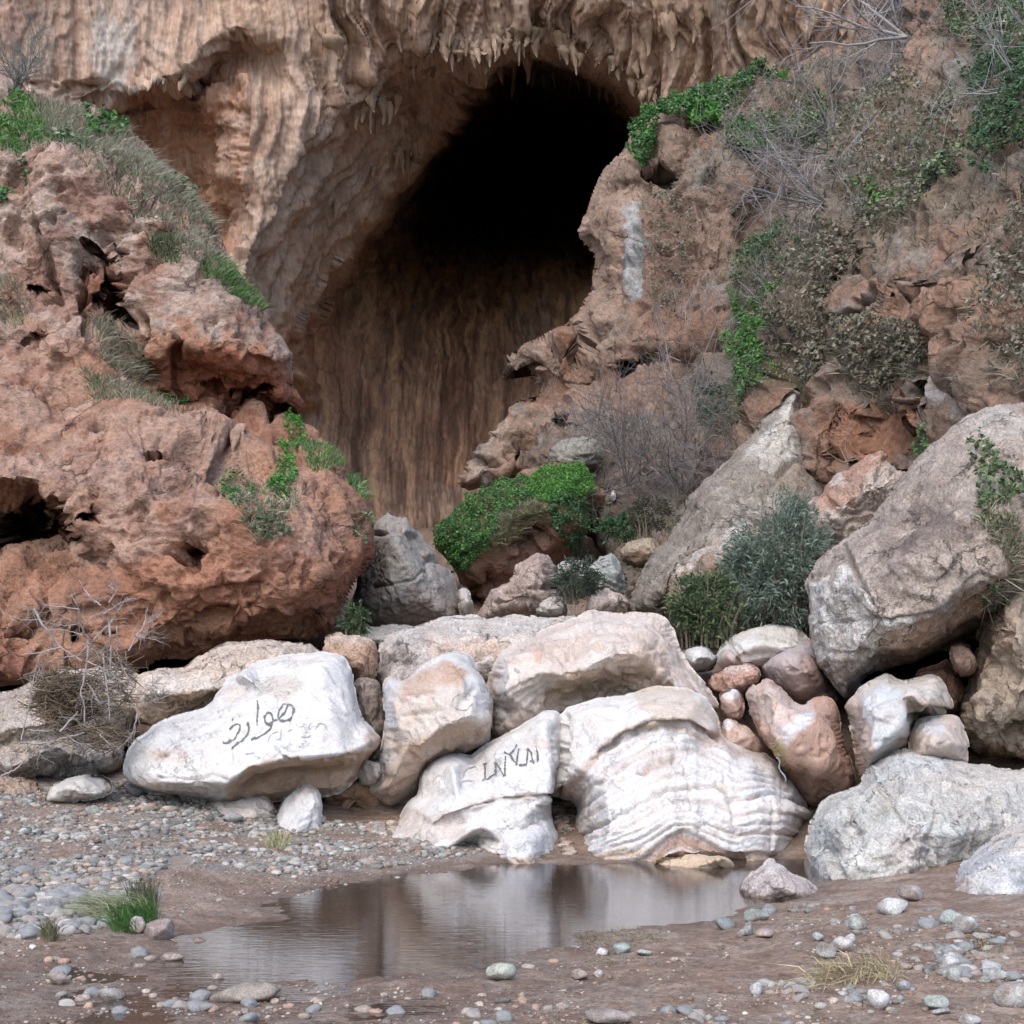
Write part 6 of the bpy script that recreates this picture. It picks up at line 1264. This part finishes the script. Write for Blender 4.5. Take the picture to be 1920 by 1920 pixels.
# bare shrubs
def hp(px, py, key='hillside'): return at(key, np.array([px]), np.array([py]))[0][0]
bare_shrub('bare grey thicket filling the gully, left half', hp(1190, 960) + [0, -.2, 0], .7, 1.5, .011, 80, 9, 3, 8, (.19, .17, .165), tilt=(.15, -.3, .8))
bare_shrub('bare grey thicket filling the gully, right half', hp(1280, 930) + [0, -.2, 0], .7, 1.6, .011, 81, 10, 3, 8, (.19, .17, .165), tilt=(0, -.3, .9))
bare_shrub('tall pale bare sapling rising from the thicket', hp(1290, 800) + [0, -.2, 0], .35, 1.4, .012, 82, 4, 3, 6, (.27, .25, .24), tilt=(0, -.2, 1))
bare_shrub('low bare twigs arching over the rock left of the thicket', hp(1110, 840) + [0, -.3, 0], .8, 1.0, .012, 83, 6, 3, 5, (.30, .28, .27), tilt=(.1, -.4, .5))
bare_shrub('bare purple-grey bush at the top of the gully', hp(1570, 290) + [0, -.2, 0], .7, 1.9, .02, 84, 9, 3, 7, (.30, .28, .29), tilt=(-.2, -.4, .7))
bare_shrub('bare pale bush halfway down the gully', hp(1560, 400) + [0, -.2, 0], .7, 1.6, .018, 85, 8, 3, 7, (.32, .30, .30), tilt=(-.3, -.4, .5))
bare_shrub('bare twiggy bush beside the green strip in the gully', hp(1440, 620) + [0, -.2, 0], .6, 1.3, .014, 86, 6, 3, 5, (.32, .31, .29), tilt=(0, -.3, .8))
bare_shrub('fallen pale branch at the foot of the upper cliff', hp(1700, 110) + [0, -.3, .2], .35, 2.6, .035, 87, 3, 3, 6, (.40, .38, .38), tilt=(-1, -.2, .05))
bare_shrub('hazy grey bush high on the slope below the cliff', hp(1680, 60) + [0, -.2, 0], .7, 1.8, .016, 88, 9, 3, 7, (.33, .32, .33), tilt=(0, -.3, .9))
bare_shrub('bare pale twigs in front of the big ivy sheet', hp(1900, 170) + [0, -.3, 0], .6, 1.3, .014, 89, 6, 3, 5, (.40, .39, .39), tilt=(-.4, -.4, .3))
bare_shrub('bare reddish twigs on the hillside rock face', hp(1290, 700) + [0, -.2, 0], .7, 1.2, .012, 90, 6, 3, 5, (.30, .25, .25), tilt=(0, -.3, .7))
bare_shrub('grey-leaved shrub at the left edge on top of the red cliff', hp(25, 175, 'red_cliff') + [0, .1, 0], .6, .7, .012, 91, 8, 3, 7, (.20, .21, .19), tilt=(.1, -.2, .9))
bare_shrub('bare twig on the reddish rock beside the giant boulder', unproj(1590, 870, 16.9), .5, .35, .006, 92, 3, 2, 4, (.34, .25, .2), tilt=(.2, -.2, .8))

# oleander: stems and long narrow leaves
def leafy_bush(label, px, py, Y, w, h, nst, nl, cols, ll, lw, seed, name='oleander_bush', cat='bush'):
    g = np.random.default_rng(seed); base = unproj(px, py, Y); sc = Y / F
    o = bpy.data.objects.new(name, None); C.objects.link(o); o.location = tuple(base); o['label'] = label; o['category'] = cat
    tips = []
    for k in range(nst):
        a = g.uniform(-1, 1); b = g.uniform(-1, 1)
        top = base + np.array([a * w * .5 * sc, b * w * .4 * sc, h * sc * (1 - .45 * a * a) * g.uniform(.45, 1.05)])
        mid = base * .5 + top * .5 + np.array([a * .12, b * .1, .08]) * w * sc * .6
        st = base + np.array([a * .32 * w * sc, b * .2 * w * sc, -.05])
        t = np.linspace(0, 1, 7)[:, None]
        pts = (1 - t) ** 2 * st + 2 * t * (1 - t) * mid + t * t * top
        link('stem', shift(tubes('stem', [(pts, np.linspace(.014, .004, 7))], [np.array([.20, .16, .12])], 5), o), M_TWIG, o)
        tips.append(pts)
    clus = unit(g.normal(size=(70, 3))) * (g.uniform(.15, 1, (70, 1)) ** .45) * g.uniform(.8, 1.12, (70, 1))
    ax = []; dr = []
    for k in range(nl):
        p = tips[g.integers(len(tips))]; t = g.uniform(.03, 1.0) ** .8 * 5.99; i = int(t); f = t - i
        q = p[i] * (1 - f) + p[i + 1] * f; d = unit(p[i + 1] - p[i])
        side = unit(g.normal(size=3)); off = side * g.uniform(0, .3) * w * sc * .6
        if k % 7 < 6:
            u_ = clus[k % len(clus)] + g.normal(size=3) * .11
            q = base + np.array([u_[0] * w * .5, u_[1] * w * .42, h * .54 + u_[2] * h * .47]) * sc; off = 0; side = unit(u_ + .5 * g.normal(size=3)); d = np.array([0, 0, 1.0])
        ax.append(q + off); dr.append(unit(d * .35 + side * .9 + .35 * g.normal(size=3) + np.array([0, -.1, .15])))
    ax = np.array(ax); dr = np.array(dr); n = len(ax)
    L = ll * g.uniform(.6, 1.2, (n, 1)); s = unit(np.cross(dr, g.normal(size=(n, 3)))) * lw * .5
    m = ax + dr * L * .5; e = ax + dr * L - [0, 0, .02]
    V = np.stack([ax, m + s, e, m - s], 1).reshape(-1, 3); k = np.arange(n)[:, None] * 4
    me = mesh_from('leaves', V, None, np.concatenate([k + [0, 1, 2], k + [0, 2, 3]]), np.repeat(pick(cols, n, g), 4, 0), False)
    link('leaves', shift(me, o), M_LEAF, o, kind='stuff')
OL = [(.17, .215, .17), (.21, .26, .205), (.11, .15, .115), (.25, .30, .25)]
leafy_bush('grey-green oleander bush, the tall one behind the white boulders', 1462, 1195, 16.2, 215, 250, 34, 12000, OL, .09, .016, 100)
leafy_bush('yellow-green leafy bush left of the oleander', 1325, 1205, 15.9, 150, 125, 22, 4200, [(.13, .17, .09), (.09, .13, .065), (.16, .20, .10), (.07, .10, .055)], .08, .022, 101, 'leafy_bush')
leafy_bush('pale yellow-leaved sprig above the left leafy bush', 1345, 1120, 16.6, 70, 50, 6, 450, [(.22, .24, .07), (.17, .20, .07)], .07, .022, 102, 'leafy_bush')
leafy_bush('dark feathery bush among the gully stones', 1085, 1125, 18.0, 90, 75, 10, 1300, [(.06, .085, .06), (.09, .11, .08)], .10, .014, 103, 'leafy_bush')
leafy_bush('small green bush at the foot of the tall grey boulder', 663, 1190, 15.9, 55, 55, 8, 600, [(.09, .13, .06), (.06, .09, .045)], .07, .02, 104, 'leafy_bush')
leafy_bush('dark low bush in the gully below the thicket', 1165, 1010, 22.0, 90, 40, 8, 900, GD, .08, .03, 105, 'leafy_bush')
leafy_bush('dark shrubs at the foot of the slanting slab', 1220, 1000, 21.6, 80, 70, 10, 1000, [(.07, .08, .05), (.05, .06, .04)], .08, .016, 106, 'leafy_bush')

# ------------------------------------------------------------------ grasses on the banks
gt = np.random.default_rng(110)
grass('bright green rush tuft with bleached blades on the left shore', None, [(210, 1720), (250, 1700), (290, 1705), (300, 1735), (260, 1752), (215, 1748)], 1100, .14, .0024, [(.05, .13, .03), (.07, .16, .04), (.09, .15, .05)], 111, lean=(-.15, 0, 0), rnd=.3, droop=.5)
grass('bleached grass arching left over the green rush tuft', None, [(170, 1715), (230, 1690), (290, 1690), (290, 1715), (200, 1735)], 800, .18, .0024, [(.30, .30, .18), (.38, .36, .25), (.18, .22, .10)], 112, lean=(-.75, -.1, -.1), rnd=.3, droop=.6, mat=M_DRY, name='bleached_grass')
grass('dark upright stalks behind the green rush tuft', None, [(240, 1690), (290, 1680), (295, 1700), (250, 1705)], 120, .19, .0026, [(.10, .12, .06), (.14, .13, .08)], 113, rnd=.2, droop=.2)
grass('pale straw tuft on the far gravel', None, [(495, 1580), (520, 1570), (545, 1580), (530, 1595), (500, 1595)], 260, .13, .0028, [(.42, .39, .24), (.34, .33, .18)], 114, mat=M_DRY, name='straw_tuft', rnd=.25)
grass('small dry tuft left of the rush tuft', None, [(80, 1755), (105, 1750), (108, 1765), (85, 1768)], 160, .14, .0028, [(.20, .19, .12), (.14, .15, .08)], 115, rnd=.25, mat=M_DRY, name='dry_tuft')
grass('low sparse grass on the mud beside the pool', None, [(1085, 1750), (1150, 1742), (1240, 1738), (1250, 1760), (1180, 1775), (1090, 1772)], 800, .045, .0022, [(.16, .17, .07), (.22, .20, .11)], 116, rnd=.6)
grass('thin green sprouts round the green triangular stone', None, [(1105, 1800), (1150, 1785), (1190, 1795), (1160, 1812), (1115, 1812)], 340, .035, .0022, [(.10, .16, .06), (.14, .17, .08)], 117, rnd=.6)
grass('flattened straw on the little mud mound in the foreground', None, [(1520, 1850), (1560, 1815), (1640, 1800), (1700, 1815), (1690, 1838), (1600, 1850)], 420, .17, .003, [(.42, .35, .20), (.34, .28, .17), (.46, .40, .26)], 118, lean=(-.5, -.3, -.45), rnd=.5, droop=.5, mat=M_DRY, name='straw')
grass('dark mossy weeds on the soil clump at right', None, [(1810, 1760), (1840, 1745), (1885, 1750), (1890, 1775), (1850, 1790), (1815, 1785)], 700, .05, .003, [(.12, .10, .05), (.16, .13, .07), (.20, .17, .09)], 119, rnd=.7)
def mound(label, px, py, w, h, col, seed):
    P = on_ground(np.array([px]), np.array([py]))[0]; sc = P[1] / F
    V, T = stone_mesh(seed, 4, 1.0); V = V * (1 + .12 * fbm(V * 4, 4, seed)[:, None]) * [w * .5 * sc, w * .4 * sc, h * sc]
    link('soil_mound', mesh_from('soil_mound', V, None, T, np.tile(np.array(col), (len(V), 1))), M_GROUND, None, (P[0], P[1], P[2] - h * .35 * sc), label, 'mound')
mound('small mud mound under the flattened straw', 1620, 1838, 170, 26, (.20, .125, .085), 130)
mound('clump of brown soil between the pebbles at right', 1848, 1785, 90, 36, (.20, .15, .10), 131)

# ------------------------------------------------------------------ driftwood tangle on the left
def zt(L, g, Y0):
    p = np.array([(a / 4.8, 1080 + b / 4.8) for a, b in L], float)
    n = max(len(p) * 4, 6); s = np.r_[0, np.cumsum(np.hypot(*np.diff(p, axis=0).T))]; t = np.linspace(0, s[-1], n)
    q = np.stack([np.interp(t, s, p[:, 0]), np.interp(t, s, p[:, 1])], -1); q[1:-1] = (q[:-2] + 2 * q[1:-1] + q[2:]) / 4
    q[1:-1] += g.normal(size=(n - 2, 2)) * .5
    y = Y0 + np.cumsum(g.normal(size=n)) * .012
    return unproj(q[:, 0], q[:, 1], y)
g = np.random.default_rng(140)
dw = bpy.data.objects.new('driftwood_tangle', None); C.objects.link(dw); dw.location = tuple(unproj(160, 1480, 12.6)); dw['label'] = 'tangle of bare dead branches caught on the rocks at left'; dw['category'] = 'driftwood'
BR = [([(300, 290), (350, 390), (530, 620), (600, 680), (740, 765)], 2.6), ([(350, 390), (200, 400), (20, 330)], 1.4), ([(540, 640), (360, 690), (200, 710)], 1.6), ([(360, 690), (355, 860)], 1.1), ([(700, 720), (530, 740), (360, 810)], 1.2), ([(300, 290), (170, 265)], .9),
      ([(980, 360), (985, 500), (1000, 680), (990, 820)], 2.4), ([(1010, 400), (900, 520), (800, 620), (700, 715)], 2.2), ([(800, 620), (780, 800), (750, 960), (720, 1060), (760, 1120), (760, 1340)], 2.4), ([(800, 620), (720, 430), (710, 300), (640, 160)], 1.8), ([(710, 300), (520, 270), (380, 260)], 1.2),
      ([(720, 430), (560, 450), (350, 400)], 1.1), ([(740, 530), (560, 480), (440, 480)], 1.0), ([(720, 430), (590, 380), (450, 300)], 1.0), ([(910, 265), (820, 200), (760, 120), (710, 40)], 1.6), ([(980, 240), (1050, 140), (980, 80)], 1.4), ([(1050, 140), (1055, 60)], 1.0), ([(930, 340), (1120, 220), (1220, 200)], 1.4),
      ([(1000, 420), (1100, 250), (1150, 190)], 1.2), ([(1160, 670), (1220, 550), (1300, 440), (1330, 280)], 1.6), ([(1220, 550), (1400, 490)], 1.3), ([(1220, 545), (1350, 560), (1470, 600)], 1.3), ([(1300, 440), (1420, 360)], 1.0), ([(930, 700), (940, 850), (970, 1050), (985, 1200), (990, 1300)], 2.0), ([(820, 650), (930, 720), (1000, 750)], 1.4),
      ([(790, 770), (880, 810), (1000, 880), (1130, 980)], 1.4), ([(1050, 450), (1055, 700)], 1.3), ([(1060, 730), (1130, 870), (1190, 950)], 1.5), ([(540, 1400), (620, 1310), (700, 1220)], 2.0), ([(180, 1500), (350, 1510), (480, 1490), (600, 1450), (760, 1410)], 2.2), ([(600, 1440), (700, 1500), (780, 1530)], 1.8),
      ([(10, 1800), (130, 1750), (220, 1660), (330, 1560), (400, 1520)], 1.8), ([(900, 1430), (960, 1490), (1020, 1550)], 1.4), ([(190, 1480), (230, 1300), (270, 1100), (310, 880)], 1.2), ([(250, 1385), (400, 1395), (490, 1390)], 1.3), ([(1240, 1230), (1200, 1400), (1130, 1500)], 1.5), ([(1290, 1050), (1400, 960), (1460, 910)], .9), ([(1280, 1150), (1400, 1120), (1480, 1090)], .9), ([(800, 980), (860, 1080), (920, 1180)], 1.6)]
tw = []
for L, r in BR:
    pts = zt(L, g, 12.15 + g.uniform(-.15, .15)); rad = np.linspace(r, r * .45, len(pts)) * 12.2 / F
    link('branch', shift(tubes('branch', [(pts, rad)], [np.array([.34, .305, .29]) * g.uniform(.85, 1.2)], 6), dw), M_TWIG, dw)
    for k in range(int(4 + len(pts) * .5)):
        i = g.integers(1, len(pts) - 1); d = unit(unit(pts[i] - pts[i - 1]) + .9 * g.normal(size=3)); n = 5; q = [pts[i]]
        ln = g.uniform(.05, .22)
        for m in range(n): d = unit(d + .25 * g.normal(size=3)); q.append(q[-1] + d * ln / n)
        tw.append((q, np.linspace(.0026, .001, n + 1)))
link('twigs', shift(tubes('twigs', tw, [np.array([.30, .27, .25]) * g.uniform(.7, 1.3) for _ in tw], 3), dw), M_TWIG, dw, kind='stuff')
nest = bpy.data.objects.new('flood_debris', None); C.objects.link(nest); nest.location = tuple(unproj(120, 1370, 12.6)); nest['label'] = 'matted clump of brown flood debris caught under the dead branches'; nest['category'] = 'debris'
sticks = []
for cx, cy, rx, ry, n, ylo, yhi in ((108, 1285, 44, 28, 420, 12.35, 12.8), (118, 1340, 36, 34, 360, 12.4, 12.8), (150, 1310, 36, 46, 260, 12.45, 12.8), (205, 1290, 44, 76, 240, 12.35, 12.8), (185, 1380, 66, 24, 170, 12.3, 12.6), (84, 1318, 30, 18, 110, 12.5, 12.8)):
    for k in range(n):
        a = g.uniform(0, 6.28); r_ = math.sqrt(g.uniform(0, 1)); x = cx + rx * r_ * math.cos(a); y = cy + ry * r_ * math.sin(a)
        p = unproj(x, y, yhi - (yhi - ylo) * math.sqrt(max(1 - r_ * r_, 0)) * g.uniform(.4, 1)); d = unit(g.normal(size=3) * [1, .5, .3] + [0, 0, -.15])
        x += 14 * math.sin(y * .11) ; p = p + np.array([.03 * math.sin(y * .2 + k), 0, .03 * math.cos(x * .15)])
        ln = g.uniform(.06, .26); b_ = g.normal(size=3) * .012
        sticks.append(([p - d * ln / 2, p + b_, p + d * ln / 2], [.0036, .0042, .002]))
link('sticks', shift(tubes('sticks', sticks, [np.array([(.24, .18, .12), (.17, .125, .085), (.32, .25, .18), (.13, .10, .075)][g.integers(4)]) * g.uniform(.8, 1.2) for _ in sticks], 3), nest), M_TWIG, nest, kind='stuff')

# trickle of water between the striped and the pink boulder
t = np.linspace(0, 1, 14)
pa = unproj(1456 + 16 * t + 3 * np.sin(t * 9), 1420 + 46 * t ** 1.2, 12.55 - .35 * t)
wm = bpy.data.materials.new('falling_water'); wm.use_nodes = True
_b = wm.node_tree.nodes['Principled BSDF']; _b.inputs['Base Color'].default_value = (.24, .26, .28, 1); _b.inputs['Roughness'].default_value = .12
link('water_trickle', tubes('water_trickle', [(pa, np.full(14, .006) * (1 + .3 * np.sin(t * 19)))], [np.array([.7, .75, .8])], 6), wm, label='thin trickle of water falling beside the pink boulder', cat='waterfall')
